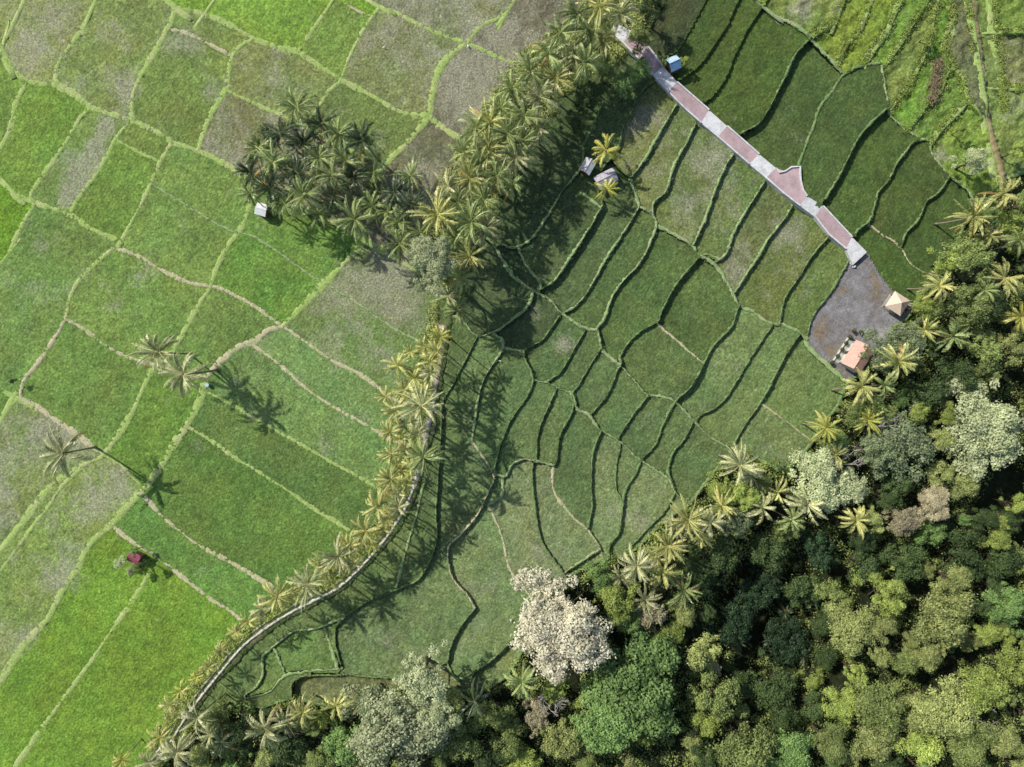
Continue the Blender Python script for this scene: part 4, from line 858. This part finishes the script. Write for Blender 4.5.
TREES=[(430,263,25,18,'pale','cauli','pale dusty green tree squeezed into the palm belt'),
(392,728,56,13,'pale','cauli','big pale grey green tree at the bottom edge, largest of its clump'),(420,682,30,12,'pale','feather','light green upper lobe tree touching the brown terrace'),(428,722,28,13.5,'pale','cauli','pale creamy tree on the right of the big pale clump'),(345,745,30,10,'green','feather','soft green tree left of the big pale clump'),(372,705,18,10,'grey','feather','grey green tree under the brown terrace edge'),
(560,627,50,14,'white','cauli','large cream white flowering tree beside the terraces'),(618,600,23,10,'lime','dome','bright lime tree touching the terrace edge'),(600,578,16,7,'green','loose','small mid green bush tree at the terrace tip'),
(640,694,54,15,'green','flat','broad fresh green spreading tree below the cream tree'),(606,726,36,14,'green','flat','fresh green tree joined to the lower left of the spreading tree'),(672,634,13,8,'lime','dome','small round lime tree in brown undergrowth'),
(650,612,18,8,'tan','loose','brownish tree under the straw palms'),(702,655,24,9,'olive','loose','dark olive tree left of the dark ravine'),(716,700,25,10,'mid','loose','olive green tree right of the spreading tree'),(742,748,28,11,'mid','loose','olive tree at the bottom edge right of the spreading tree'),(716,668,9,8,'tan','feather','small mauve brown shrub tree in the ravine'),
(562,740,26,10,'olive','feather','dry olive tree at the bottom below the cream tree'),(538,718,18,8,'tan','feather','tan dry tree below the cream tree'),(553,692,15,7,'lime','loose','yellow green small tree under the cream tree'),(510,735,18,7,'mid','loose','shaded tree at the bottom between cream and pale trees'),
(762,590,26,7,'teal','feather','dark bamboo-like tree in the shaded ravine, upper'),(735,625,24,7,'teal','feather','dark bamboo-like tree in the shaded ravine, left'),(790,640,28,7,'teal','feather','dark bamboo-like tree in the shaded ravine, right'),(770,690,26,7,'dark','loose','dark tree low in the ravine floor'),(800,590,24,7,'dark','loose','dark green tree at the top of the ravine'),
(886,592,22,12,'lime','dome','sunlit yellow green tree in mid forest'),(852,632,26,12,'olive','dome','olive domed tree facing the dark ravine'),(882,628,18,11,'olive','dome','small olive tree between two domed ones'),(945,618,33,13,'olive','dome','large olive domed tree right of mid forest'),(932,655,18,11,'olive','dome','round olive tree below the large olive dome'),(858,675,16,9,'lime','loose','light green tree on the ravine lip'),(878,705,28,12,'mid','dome','green domed tree in the lower forest'),(814,680,10,7,'lime','loose','small bright tree alone beside the dark ravine'),(845,705,20,10,'lime','dome','lime green domed tree in the lower forest'),
(830,745,22,11,'mid','dome','green tree at the bottom edge, right of the ravine'),(876,742,26,12,'olive','dome','olive tree at the bottom edge in mid forest'),(790,755,26,11,'green','dome','soft green tree on the bottom edge'),(940,712,30,12,'olive','dome','broad olive tree in the lower right forest'),(985,692,26,12,'lime','dome','yellow green tree in the lower right forest'),(1014,662,22,11,'lime','loose','yellow tree on the right edge'),(1008,605,22,12,'green','dome','mid green tree on the right edge'),(965,745,28,12,'mid','dome','green tree on the bottom edge, lower right'),(1005,742,24,12,'olive','dome','olive tree in the bottom right corner'),(992,634,15,10,'lime','dome','small lime tree near the right edge'),(920,745,22,11,'lime','loose','yellowish tree on the bottom edge between olive ones'),
(905,440,36,12,'grey','feather','large feathery grey green tree with bare twigs'),(878,452,24,11,'grey','feather','smaller feathery grey tree left of the large one'),(872,405,17,8,'mid','loose','deep green bush tree beside the terrace corner'),(918,415,16,10,'lime','loose','yellowish tree above the feathery grey tree'),(945,440,15,11,'olive','feather','olive tree between feathery grey and big pale trees'),
(988,425,48,14,'pale','cauli','huge pale leafed tree on the right edge'),(820,478,28,9,'pale','dome','pale green rounded tree by the terrace corner'),(850,488,18,9,'pale','loose','yellow pale tree under the bare white tree'),(838,440,14,6,'green','loose','small green tree on the terrace edge corner'),
(905,522,18,11,'tan','cauli','pale tan tree in the middle of the forest'),(937,503,18,12,'tan','cauli','pink tan tree right of the other tan tree'),(968,484,19,12,'olive','dome','olive tree under the huge pale tree'),(940,475,15,10,'olive','loose','shaded olive tree beside the huge pale tree'),(1008,520,14,8,'dark','loose','dark tree on the right edge below the grass hollow'),(1018,505,12,9,'lime','loose','lime tree on the right edge below the grass hollow'),
(895,482,18,8,'dark','loose','blue green shaded tree in the gap'),(962,555,24,8,'dark','loose','dark shaded tree in mid right forest'),(1000,560,22,9,'dark','loose','dark shaded tree near the right edge'),(905,560,22,8,'dark','loose','dark tree below the tan trees'),(955,580,18,12,'olive','dome','pink tinged olive tree in mid right forest'),(865,565,22,8,'dark','loose','shaded tree right of the ravine top'),(820,550,24,7,'teal','loose','dark blue green tree below the straw palm'),
(960,308,26,11,'mid','dome','deep green tree in the forest right of the terrace tip'),(905,342,26,9,'grey','feather','feathery grey green tree shading the gravel yard'),(890,358,20,8,'grey','feather','small feathery tree beside the pink roofed pavilion'),(924,306,14,7,'lime','dome','light lime tree beside the pyramid roof'),(958,372,25,9,'dark','loose','dark tree in the shade right of the pavilion'),(985,345,24,10,'mid','loose','deep green tree near the right edge'),(975,255,24,10,'mid','feather','arching green tree right of the terrace tip'),(948,262,15,6,'lime','loose','bright green bush tree at the terrace tip'),(1010,222,16,8,'lime','loose','fresh green tree near the right edge'),(990,300,18,9,'dark','loose','dark tree between golden palms'),(925,395,22,9,'dark','loose','dark tree above the feathery grey tree'),(985,372,18,10,'mid','loose','green tree above the huge pale tree'),(1015,350,18,9,'olive','loose','olive tree on the right edge above the huge pale tree'),(935,335,18,9,'dark','feather','dark fine tree behind the pyramid roof'),
(735,524,22,10,'grey','feather','grey green tree between the edge palms'),(722,492,13,7,'lime','loose','bright bush tree at the terrace tip palms'),(760,482,15,8,'mid','loose','green tree under the highest edge palm'),(785,530,18,8,'mid','loose','mid green tree below the straw palm'),(715,560,22,7,'dark','loose','dark tree below the edge palms'),(690,565,14,7,'dark','loose','dark tree between edge palms and ravine'),(770,550,22,7,'dark','loose','dark tree at the top of the ravine, upper left'),
(974,160,16,6,'pale','loose','whitish green round tree in the meadow'),(963,128,7,4,'lime','loose','small bush tree above the round meadow tree'),(1018,150,10,5,'lime','loose','small tree on the right edge of the meadow'),(930,33,8,4,'lime','loose','small green tree among meadow banks'),
(218,716,15,6,'mid','loose','dark green bush by the lower end of the track'),(240,735,20,8,'dark','loose','dark tree in the hollow left of the palm'),(285,745,22,8,'dark','loose','dark tree in the hollow right of the palm'),(200,755,18,7,'olive','loose','olive tree among the bottom left palms'),(318,720,14,6,'lime','loose','light bush below the small terraces'),(460,740,22,9,'mid','loose','shaded tree right of the big pale clump'),(490,712,18,8,'mid','loose','shaded tree beside the dark palm'),(487,760,18,8,'dark','loose','dark tree on the bottom edge'),
(640,40,12,5,'mid','loose','shaded bush at the top of the brick road'),(605,68,16,6,'mid','loose','bush on the shaded slope left of the road'),(625,88,14,5,'green','loose','green bush left of the first concrete slab'),(640,72,12,4,'green','loose','low bush beside the brick road'),(590,95,16,6,'dark','loose','dark bush under the palm belt'),(652,5,16,7,'dark','loose','dark tree at the top edge beside the palms'),(575,120,14,5,'dark','loose','dark bush at the foot of the palm belt'),
(665,62,5,2.2,'lime','loose','small bush left of the blue hut'),(684,60,7,2.6,'lime','loose','lime bush right of the blue hut'),
(120,563,6,3.5,'pale','loose','pale bush left of the magenta hut'),(131,571,5.5,3.5,'pale','loose','pale bush below the magenta hut'),(133,551,5,3.6,'green','loose','green bush above the magenta hut'),(141,566,6,4.2,'dark','loose','dark bush shading the magenta hut'),(12,381,4,2.5,'dark','dome','tiny round dark tree by the left edge paddy path')]
for i_,(x,y,r,h,m_,f_,lb) in enumerate(TREES):
    tree(x,y,r,h,m_,f_,lb,None,100+i_,squash=random.Random(i_).uniform(.78,1.15),name='shrub' if r<9 or 'bush' in lb else 'broadleaf_tree')
# further trees that only fill gaps of the canopy
placed=[(t[0],t[1],t[2]) for t in TREES]+[(e[0],e[1],e[3]*.8) for e in edge]
rr=random.Random(77); nfill=0
for tries in range(16000):
    if nfill>=250: break
    x=rr.uniform(150,1150); y=rr.uniform(190,880)
    if region_at(x,y)!=FOREST: continue
    if 985<x<1030 and 468<y<502: continue
    fdx,_q=segd(x,y,FEDGE)
    r=rr.uniform(8,20)
    if fdx<r*0.8: continue
    ravine=(700<x<835 and 530<y<720)
    if any((x-a)**2+(y-b_)**2<((r+c_)*0.56)**2 for a,b_,c_ in placed): continue
    placed.append((x,y,r)); nfill+=1
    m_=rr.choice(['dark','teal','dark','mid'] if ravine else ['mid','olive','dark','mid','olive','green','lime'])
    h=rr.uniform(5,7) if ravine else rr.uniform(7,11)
    names={'dark':'dark green understorey tree filling the forest canopy','teal':'dark bluish understorey tree in the shaded ravine','mid':'mid green tree filling the forest canopy','olive':'olive tree filling the forest canopy','green':'fresh green small tree filling the forest canopy','lime':'yellow green small tree filling the forest canopy'}
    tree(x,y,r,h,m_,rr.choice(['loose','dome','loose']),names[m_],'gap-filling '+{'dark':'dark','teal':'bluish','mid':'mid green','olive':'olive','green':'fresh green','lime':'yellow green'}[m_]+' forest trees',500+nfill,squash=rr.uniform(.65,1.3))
# ------------------------------------------------------------------ undergrowth (stuff)
def undergrowth(name,label,region_fn,n,size,leaf,mat,seed,zoff=0.0,per=110,bbox=(150,1190,180,900)):
    rr=np.random.default_rng(seed); V=[];C=[]; k=0;t=0
    while k<n and t<n*30:
        t+=1; x=rr.uniform(bbox[0],bbox[1]); y=rr.uniform(bbox[2],bbox[3])
        if not region_fn(x,y): continue
        k+=1; z=zground(x,y); P0=np.array(at(x,y,z)); r=rr.uniform(*size); d=rr.normal(0,1,(per,3)); d/=np.linalg.norm(d,axis=1)[:,None]; d[:,2]=np.abs(d[:,2])
        P=P0+d*(r*(1+rr.normal(0,.2,per)))[:,None]*np.array([1,1,.8]); P[:,2]+=zoff
        Nn=d+rr.normal(0,.5,(per,3)); Nn/=np.linalg.norm(Nn,axis=1)[:,None]
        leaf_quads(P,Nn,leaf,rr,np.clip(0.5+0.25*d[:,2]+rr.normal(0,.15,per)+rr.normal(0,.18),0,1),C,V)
    V=np.concatenate(V).reshape(-1,3); C=np.concatenate(C).reshape(-1,4)
    o=obj(name,mesh_np(name,V,np.arange(len(V)).reshape(-1,4),mat,C)); tag(o,label,'undergrowth',kind='stuff')
undergrowth('undergrowth','dense dark undergrowth below the forest trees',lambda x,y: region_at(x,y)==FOREST and not(982<x<1060 and 464<y<505),2600,(0.9,2.4),0.24,LM['mid'],5)
def near_edge(x,y):
    d,_=segd(x,y,FEDGE); return d<9 and region_at(x,y)==FOREST
undergrowth('edge_undergrowth','bright bushy undergrowth fringing the forest edge',near_edge,620,(0.6,1.6),0.17,LM['lime'],6,per=90)
TRL=[tuple(q) for q in TR[::6]]
def near_track(x,y):
    d,_=segd(x,y,TRL); 
    return (y<300 and d<(30 if y<240 else 14)) or (y>=300 and 7<d<15 and x<segd(x,y,TRL)[1][0])
undergrowth('track_undergrowth','mixed green undergrowth beneath the palms beside the track',near_track,1100,(0.5,1.5),0.17,LM['olive'],8,per=90,bbox=(150,660,-40,760))
def row_side(x,y):
    d,q=segd(x,y,TRL); return 330<y<735 and x<q[0]+1 and (1.0 if y<560 else 3.2)<d<13
undergrowth('row_undergrowth','bright yellow green scrub crowding the left side of the concrete track',row_side,1300,(0.25,0.9),0.15,LM['lime'],18,per=60,bbox=(150,460,320,760))
def in_grove(x,y): return ((x-312)/66)**2+((y-165)/52)**2<1
undergrowth('grove_undergrowth','dark undergrowth beneath the palm grove',in_grove,170,(0.5,1.2),0.16,LM['dark'],9,per=70,bbox=(240,390,100,230))
def meadow_b(x,y):
    r=region_at(x,y)
    if not(790<x<1040 and y<190): return False
    if 972<x<994: return False
    for k,w,p in MB_L:
        if segd(x,y,p)[0]<4.5: return True
    return False
MB_L=[q for q in B[-12:]]
undergrowth('meadow_bushes','low scrub growing along the rough meadow banks',meadow_b,900,(0.25,0.9),0.13,LM['lime'],10,per=45,bbox=(790,1040,-20,190))
# shaded grass hollow near the right edge
# ------------------------------------------------------------------ bare trees
def bare_tree(px,py,h,rm,label,seed):
    rr=random.Random(seed); mb=MB()
    def grow(p,d,l,r,dep):
        pts=[p];q=Vector(p)
        for s in range(3): d=(d+Vector((rr.uniform(-.25,.25),rr.uniform(-.25,.25),rr.uniform(-.1,.15)))).normalized(); q=q+d*l/3; pts.append(q.copy())
        mb.tube(pts,[r,r*.85,r*.7,r*.55],5)
        if dep>0:
            for k in range(3):
                a=rr.uniform(0,6.28); nd=(d*0.9+Vector((math.cos(a),math.sin(a),rr.uniform(-.1,.5)))*0.85).normalized(); grow(pts[rr.choice((2,3))],nd,l*.68,r*.55,dep-1)
    zg=zground(px,py); C=at(px,py,zg+h); base=Vector((0,0,0))
    mb2=MB().tube([(0,0,-.3),(0.1,0,h*.5),(0,0,h*.72)],[.3,.24,.2],7)
    root=empty('bare_tree',(C.x,C.y,zg)); tag(root,label,'tree')
    mb2.build('trunk',m_bare,root,True)
    for k in range(6):
        a=k*1.05; grow(Vector((0,0,h*.70)),Vector((math.cos(a),math.sin(a),0.55)).normalized(),rm*.62,.13,3)
    mb.build('branches',m_bare,root,True)
bare_tree(846,466,11,4.5,'leafless white branched tree by the terrace corner',3)
bare_tree(893,428,15,3.6,'bare twigs rising from the feathery grey tree',5)
bare_tree(985,728,14,4.2,'leafless pinkish tree in the lower right forest',9)
bare_tree(553,705,10,3.2,'leafless grey tree below the cream tree',12)
# ------------------------------------------------------------------ buildings
def pdir(dx,dy): return math.atan2(-dy,dx)
m_pink=mat_simple('salmon_tiles',(206,156,138),(226,184,168),2.0,0.7,0.4,0.04,objsp=True); m_white=mat_simple('white_render',(196,194,186),(226,224,218),1.5,0.7,0.2,0.02)
m_thatch=mat_simple('pale_thatch',(204,180,156),(234,216,196),4.0,0.9,0.6,0.05,objsp=True); m_wood=mat_simple('dark_wood',(70,54,40),(112,90,68),4,0.8,0.3,0.02,objsp=True)
m_mag=mat_simple('magenta_sheet',(124,58,76),(156,84,98),2,0.6,0.2,0.02,objsp=True); m_tin=mat_simple('grey_tin',(150,146,160),(196,192,200),1.6,0.5,0.3,0.02,objsp=True,spec=0.5)
m_blue=mat_simple('blue_sheet',(92,134,174),(128,168,204),1.6,0.5,0.2,0.02,objsp=True); m_blue_lit_tub=mat_simple('blue_sheet_lit_and_tub',(150,182,208),(190,212,226),1.6,0.5,0.2,0.02,objsp=True)  # paler blue paints sunlight onto one hut roof slope; also colours the tub
m_ws=mat_simple('white_sheet',(214,214,214),(236,236,238),1.6,0.5,0.2,0.02,objsp=True); m_tile=mat_simple('terrace_tile',(150,150,140),(186,184,172),1.6,0.6,0.1,0.01)
def gable(name,label,px,py,rot,Lx,Wy,wall_h,ridge_h,m_roof1,m_roof2,m_wall,over=0.3,posts=False,cat='hut'):
    z=zground(px,py); k=wall_h+ridge_h*0.6; C=at(px,py,z+k)
    root=empty(name,(C.x,C.y,z),rot); tag(root,label,cat)
    x,y=Lx/2,Wy/2
    if posts:
        for sx in (-1,1):
            for sy in (-1,1): MB().box((sx*(x-.15),sy*(y-.15),wall_h/2-.1),(.14,.14,wall_h+.15)).build('post',m_wood,root)
        MB().box((0,0,.45),(Lx-.1,Wy-.1,.12)).build('platform',m_wood,root)
    else:
        mb=MB(); t=.12
        mb.box((0,-y+t/2,wall_h/2-.15),(Lx,t,wall_h+.3)); mb.box((0,y-t/2,wall_h/2-.15),(Lx,t,wall_h+.3)); mb.box((-x+t/2,0,wall_h/2-.15),(t,Wy-2*t-.002,wall_h+.3)); mb.box((x-t/2,0,wall_h/2-.15),(t,Wy-2*t-.002,wall_h+.3))
        for s in (-1,1): mb.face([(s*(x-.03),-y,wall_h),(s*(x-.03),y,wall_h),(s*(x-.03),0,wall_h+ridge_h-.03)])
        mb.build('wall',m_wall,root)
        MB().box((0,-y-.012,min(1.0,wall_h*.45)),(.8,.04,min(1.9,wall_h*.85))).build('door',m_wood,root)
    sl=ridge_h/y; ex=x+over; ey=y+over; ez=wall_h-sl*over+.04; rz=wall_h+ridge_h+.04; th=.09
    for s,mm in ((1,m_roof1),(-1,m_roof2)):
        mb=MB(); n=max(2,int(ex*2/.22)); 
        for i_ in range(n):
            xa=-ex+2*ex*i_/n; xb=-ex+2*ex*(i_+1)/n; xm=(xa+xb)/2
            for (p,q,ua,ub) in ((xa,xm,0,.035),(xm,xb,.035,0)):
                mb.face([(p,s*ey,ez+ua),(q,s*ey,ez+ub),(q,0,rz+ub),(p,0,rz+ua)])
        mb.face([(-ex,s*ey,ez-th),(ex,s*ey,ez-th),(ex,0,rz-th),(-ex,0,rz-th)]); mb.face([(-ex,s*ey,ez-th),(ex,s*ey,ez-th),(ex,s*ey,ez),(-ex,s*ey,ez)])
        for e in (-ex,ex): mb.face([(e,s*ey,ez-th),(e,s*ey,ez),(e,0,rz),(e,0,rz-th)])
        mb.build('roof_slope',mm,root)
    MB().tube([(-ex-.03,0,rz+.03),(ex+.03,0,rz+.03)],.07,6).build('ridge_cap',m_roof1,root)
    return root
# pavilion with terrace
rot=pdir(-15,23); R0=gable('pavilion','small pavilion with salmon pink tiled roof beside the gravel yard',860,357,rot,5.4,4.0,2.6,1.3,m_pink,m_pink,m_white,0.35,cat='pavilion')
# veranda on the yard side (local side pointing north-west)
nw=Vector((-1,1,0)).normalized(); sgn=1 if (Matrix.Rotation(rot,3,'Z')@Vector((0,1,0))).dot(nw)>0 else -1
MB().box((0,sgn*(2.0+.75),.12),(6.0,1.5,.36)).build('veranda_floor',m_tile,R0)
MB().box((0,sgn*(2.0+1.42),.52),(6.0,.2,.46)).build('veranda_parapet',m_white,R0)
for e in (-1,1): MB().box((e*2.6,sgn*2.25,1.25),(.12,.12,2.3)).build('post',m_white,R0)
# pyramid roofed gazebo
z=zground(880,300); C=at(900,303,z+3.2); gz=empty('gazebo',(C.x,C.y,z),pdir(14.5,9.5)); tag(gz,'open gazebo with pale pyramid roof on the yard edge','gazebo')
mb=MB(); e=2.0; hz=2.3; ap=(0,0,3.9)
cs=[(-e,-e,hz),(e,-e,hz),(e,e,hz),(-e,e,hz)]
for a in range(4):
    c0,c1=Vector(cs[a]),Vector(cs[(a+1)%4]); A=Vector(ap); n=5
    for s in range(n):
        t0,t1=s/n,(s+1)/n; q0,q1,q2,q3=c0.lerp(A,t0),c1.lerp(A,t0),c1.lerp(A,t1),c0.lerp(A,t1); dz=Vector((0,0,.05))
        mb.face([q0,q1,q2+dz*.0,q3+dz*.0])
        if s>0: mb.face([q0,q1,q1-dz,q0-dz])
    mb.face([c0-Vector((0,0,.12)),c1-Vector((0,0,.12)),c1,c0])
mb.face([Vector(c_)-Vector((0,0,.12)) for c_ in cs]); mb.build('roof',m_thatch,gz)
blob_=MB(); blob(blob_,(0,0,3.95),.16,8); blob_.build('finial',m_thatch,gz,True)
for sx in (-1,1):
    for sy in (-1,1): MB().box((sx*1.55,sy*1.55,1.1),(.16,.16,2.5)).build('post',m_wood,gz)
MB().box((0,0,.1),(3.5,3.5,.4)).build('floor',m_tile,gz)
gable('magenta_hut','small field hut with magenta sheet roof in the vivid paddies',133.5,558.5,pdir(11.5,5),2.2,1.7,2.2,.45,m_mag,m_mag,m_wood,0.2)
gable('white_hut','white roofed hut at the lower left foot of the palm grove',261,209,pdir(10,3),2.0,2.2,2.4,.5,m_ws,m_ws,m_wood,0.2)
gable('grey_hut','grey tin hut on the left between terraces and yellow palms',588,165.5,pdir(-6,10.5),2.7,2.1,2.2,.7,m_ws,m_tin,m_wood,0.2)  # white and grey slopes carry the roof's lit and shaded tones as colour
gable('grey_hut','purplish grey tin hut between the two yellow palms',606,178,pdir(14,-7),4.2,2.6,2.2,.7,m_tin,m_tin,m_wood,0.2)
gable('blue_hut','little hut with blue sheet roof, its lit slope painted paler, by the brick road',674.5,62,pdir(11,-5),2.0,2.6,2.3,.9,m_blue_lit_tub,m_blue,m_wood,0.2)
# ------------------------------------------------------------------ potted shrubs along the veranda
m_pot=mat_simple('clay_pot',(120,76,50),(160,106,72),3,0.8,0.2,0.02,objsp=True)
rng_=np.random.default_rng(5); V=[];C_=[]; d=rng_.normal(0,1,(260,3)); d/=np.linalg.norm(d,axis=1)[:,None]; P=d*(0.42*(1+rng_.normal(0,.15,260)))[:,None]; P[:,2]+=.95
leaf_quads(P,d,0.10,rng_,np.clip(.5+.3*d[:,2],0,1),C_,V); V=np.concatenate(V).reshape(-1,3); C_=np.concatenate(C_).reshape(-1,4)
POTF=mesh_np('foliage',V,np.arange(len(V)).reshape(-1,4),LM['dark'],C_)
pm=MB().tube([(0,0,0),(0,0,.45),(0,0,.5)],[.2,.3,.33],10).mesh('pot',m_pot)
for i_,(x,y) in enumerate([(832,363),(837.5,356),(842,349.5),(846,343),(850,337),(854,330.5),(861,332)]):
    z=zground(845,300); p=at(x,y,z+.8); r_=empty('potted_shrub',(p.x,p.y,z+.03)); tag(r_,f'dark potted shrub beside the pavilion veranda, {ORD[i_]} from its lower end','plant','potted shrubs along the veranda')
    obj('pot',pm,r_); f=obj('foliage',POTF,r_); f.rotation_euler=(0,0,i_*1.3)
# sacks by the road end
m_sack=mat_simple('white_sack',(214,214,216),(238,238,240),5,0.6,0.3,0.02)
for i_,(x,y) in enumerate([(851.5,263),(854,266.5)]):
    z=zground(845,290); p=at(x,y,z+.3); mb=MB(); n=10
    for k in range(5):
        t=k/4; zz=.02+.62*t; r=.30*math.sin(math.pi*(0.25+0.62*t))+.06
        for a in range(n): mb.v.append((r*1.25*math.cos(a*.6283)*(1+.08*math.sin(a*2.1+k)),r*math.sin(a*.6283),zz))
    for k in range(4):
        for a in range(n): mb.f.append((k*n+a,k*n+(a+1)%n,(k+1)*n+(a+1)%n,(k+1)*n+a))
    mb.f.append(tuple(4*n+a for a in range(n)))
    o=mb.build('sack',m_sack,None,True); o.location=(p.x,p.y,z+.05); tag(o,['white sack at the gravel yard entrance, nearer the road','white sack at the gravel yard entrance, nearer the yard'][i_],'sack')
mb=MB().tube([(0,0,0),(0,0,.6),(0,0,.62),(0,0,.1)],[.34,.42,.36,.3],14,cap=False); mb.f.append(tuple(3*14+k for k in range(14)))
p=at(208,385,.4); o=mb.build('blue_tub',m_blue_lit_tub); o.location=(p.x,p.y,zground(208,385)+.3); tag(o,'pale blue tub beside the twin palms','tub')
# brush heap in the meadow
hp=np.random.default_rng(8); mb=MB()
for k in range(330):
    t=hp.uniform(0,1); x=936+6*t-3+hp.normal(0,3.2); y=58+44*(1-t)+hp.normal(0,2.0)-0; a=hp.uniform(0,6.28); l=hp.uniform(.5,1.3); z=zground(938,75)+.35+hp.uniform(0,.8); p=at(x,y,z)
    mb.tube([p-Vector((math.cos(a)*l/2,math.sin(a)*l/2,hp.uniform(-.2,.2))),p+Vector((math.cos(a)*l/2,math.sin(a)*l/2,0))],.055,4)
o=mb.build('brush_heap',mat_simple('dead_brush',(92,76,56),(170,152,124),2,0.9,0,0)); tag(o,'heap of dead brown brushwood in the meadow','brush heap')
# ------------------------------------------------------------------ egrets
m_egret=mat_simple('white_feathers',(232,232,228),(250,250,248),6,0.7,0,0); m_legs=mat_simple('dark_legs',(40,38,34),(60,56,50),6,0.7,0,0); m_beak=mat_simple('yellow_beak',(190,150,60),(210,170,80),6,0.6,0,0)
def egret(px,py,rz,label):
    z=zground(px,py); p=at(px,py,z+.5); r_=empty('egret',(p.x,p.y,z),rz); tag(r_,label,'bird')
    mb=MB(); mb.tube([(-.42,0,.38),(-.28,0,.44),(-.08,0,.50),(.12,0,.56),(.22,0,.66),(.20,0,.80),(.24,0,.92),(.30,0,.97),(.36,0,.965)],[.015,.08,.135,.11,.05,.032,.03,.04,.015],8)
    mb.build('body',m_egret,r_,True)
    MB().tube([(.35,0,.965),(.50,0,.95)],[.014,.003],5).build('beak',m_beak,r_)
    for s in (-1,1): MB().tube([(0,s*.05,.45),(.03,s*.05,.22),(0,s*.05,0.0),(.07,s*.05,.0)],[.018,.012,.012,.01],5).build('leg',m_legs,r_)
for x,y,a,lb in [(384,47,.4,'white egret standing in the pale paddy left of the palm belt'),(549,569,2.0,'white egret in the bottom terrace above the cream tree'),(511,620,1.2,'white egret on the lower terrace left of the cream tree'),(500,361,3.0,'white egret in the shaded terraces near the centre'),(468,46,5.0,'white egret at the bank crossing in the upper grey field'),(470,408,2.6,'white egret on the bank in the palm shadows')]:
    egret(x,y,a,lb)
# ------------------------------------------------------------------ camera, light, sky
cam=bpy.data.cameras.new('camera'); cam.sensor_width=36; cam.lens=F/1024*36; cam.clip_end=9000; cam.clip_start=1
co=link(bpy.data.objects.new('camera',cam)); co.location=(0,0,H); co.rotation_euler=(0,0,0); S.camera=co
EL=math.radians(43); hd=Vector((.806,-.59,0)).normalized()
d=Vector((hd.x*math.cos(EL),hd.y*math.cos(EL),-math.sin(EL)))
sl_=bpy.data.lights.new('sun','SUN'); sl_.energy=4.3; sl_.angle=math.radians(.55); sl_.color=(1.0,.95,.86)
so=link(bpy.data.objects.new('sun',sl_)); so.rotation_euler=d.to_track_quat('-Z','Y').to_euler(); so.location=(-60,50,120)
w=bpy.data.worlds.new('World'); S.world=w; w.use_nodes=True; nt=w.node_tree; nt.nodes.clear()
sk=nt.nodes.new('ShaderNodeTexSky'); sk.sky_type='NISHITA'; sk.sun_disc=False; sk.sun_elevation=EL; sk.sun_rotation=math.atan2(-hd.x,-hd.y)
sk.air_density=1.0; sk.dust_density=1.2
bg=nt.nodes.new('ShaderNodeBackground'); bg.inputs[1].default_value=0.115; wo=nt.nodes.new('ShaderNodeOutputWorld')
nt.links.new(sk.outputs[0],bg.inputs[0]); nt.links.new(bg.outputs[0],wo.inputs[0])
S.view_settings.view_transform='Standard'; S.view_settings.look='None'; S.view_settings.exposure=0; S.view_settings.gamma=1
S.render.engine='CYCLES'; S.cycles.max_bounces=5; S.cycles.diffuse_bounces=3; S.cycles.transparent_max_bounces=4
print('regions',len(regs),'forest area',cnt[FOREST],'yard',cnt[YARD],'objects',len(bpy.data.objects))
for x,y in ((60,270),(120,300),(530,200),(500,560),(400,630),(850,300),(900,650),(300,20),(700,460)): print((x,y),region_at(x,y),cnt[region_at(x,y)])
big=sorted(regs,key=lambda r:-cnt[r])[:14]; print([(int(cnt[r]),[int(v) for v in CEN[r]]) for r in big])
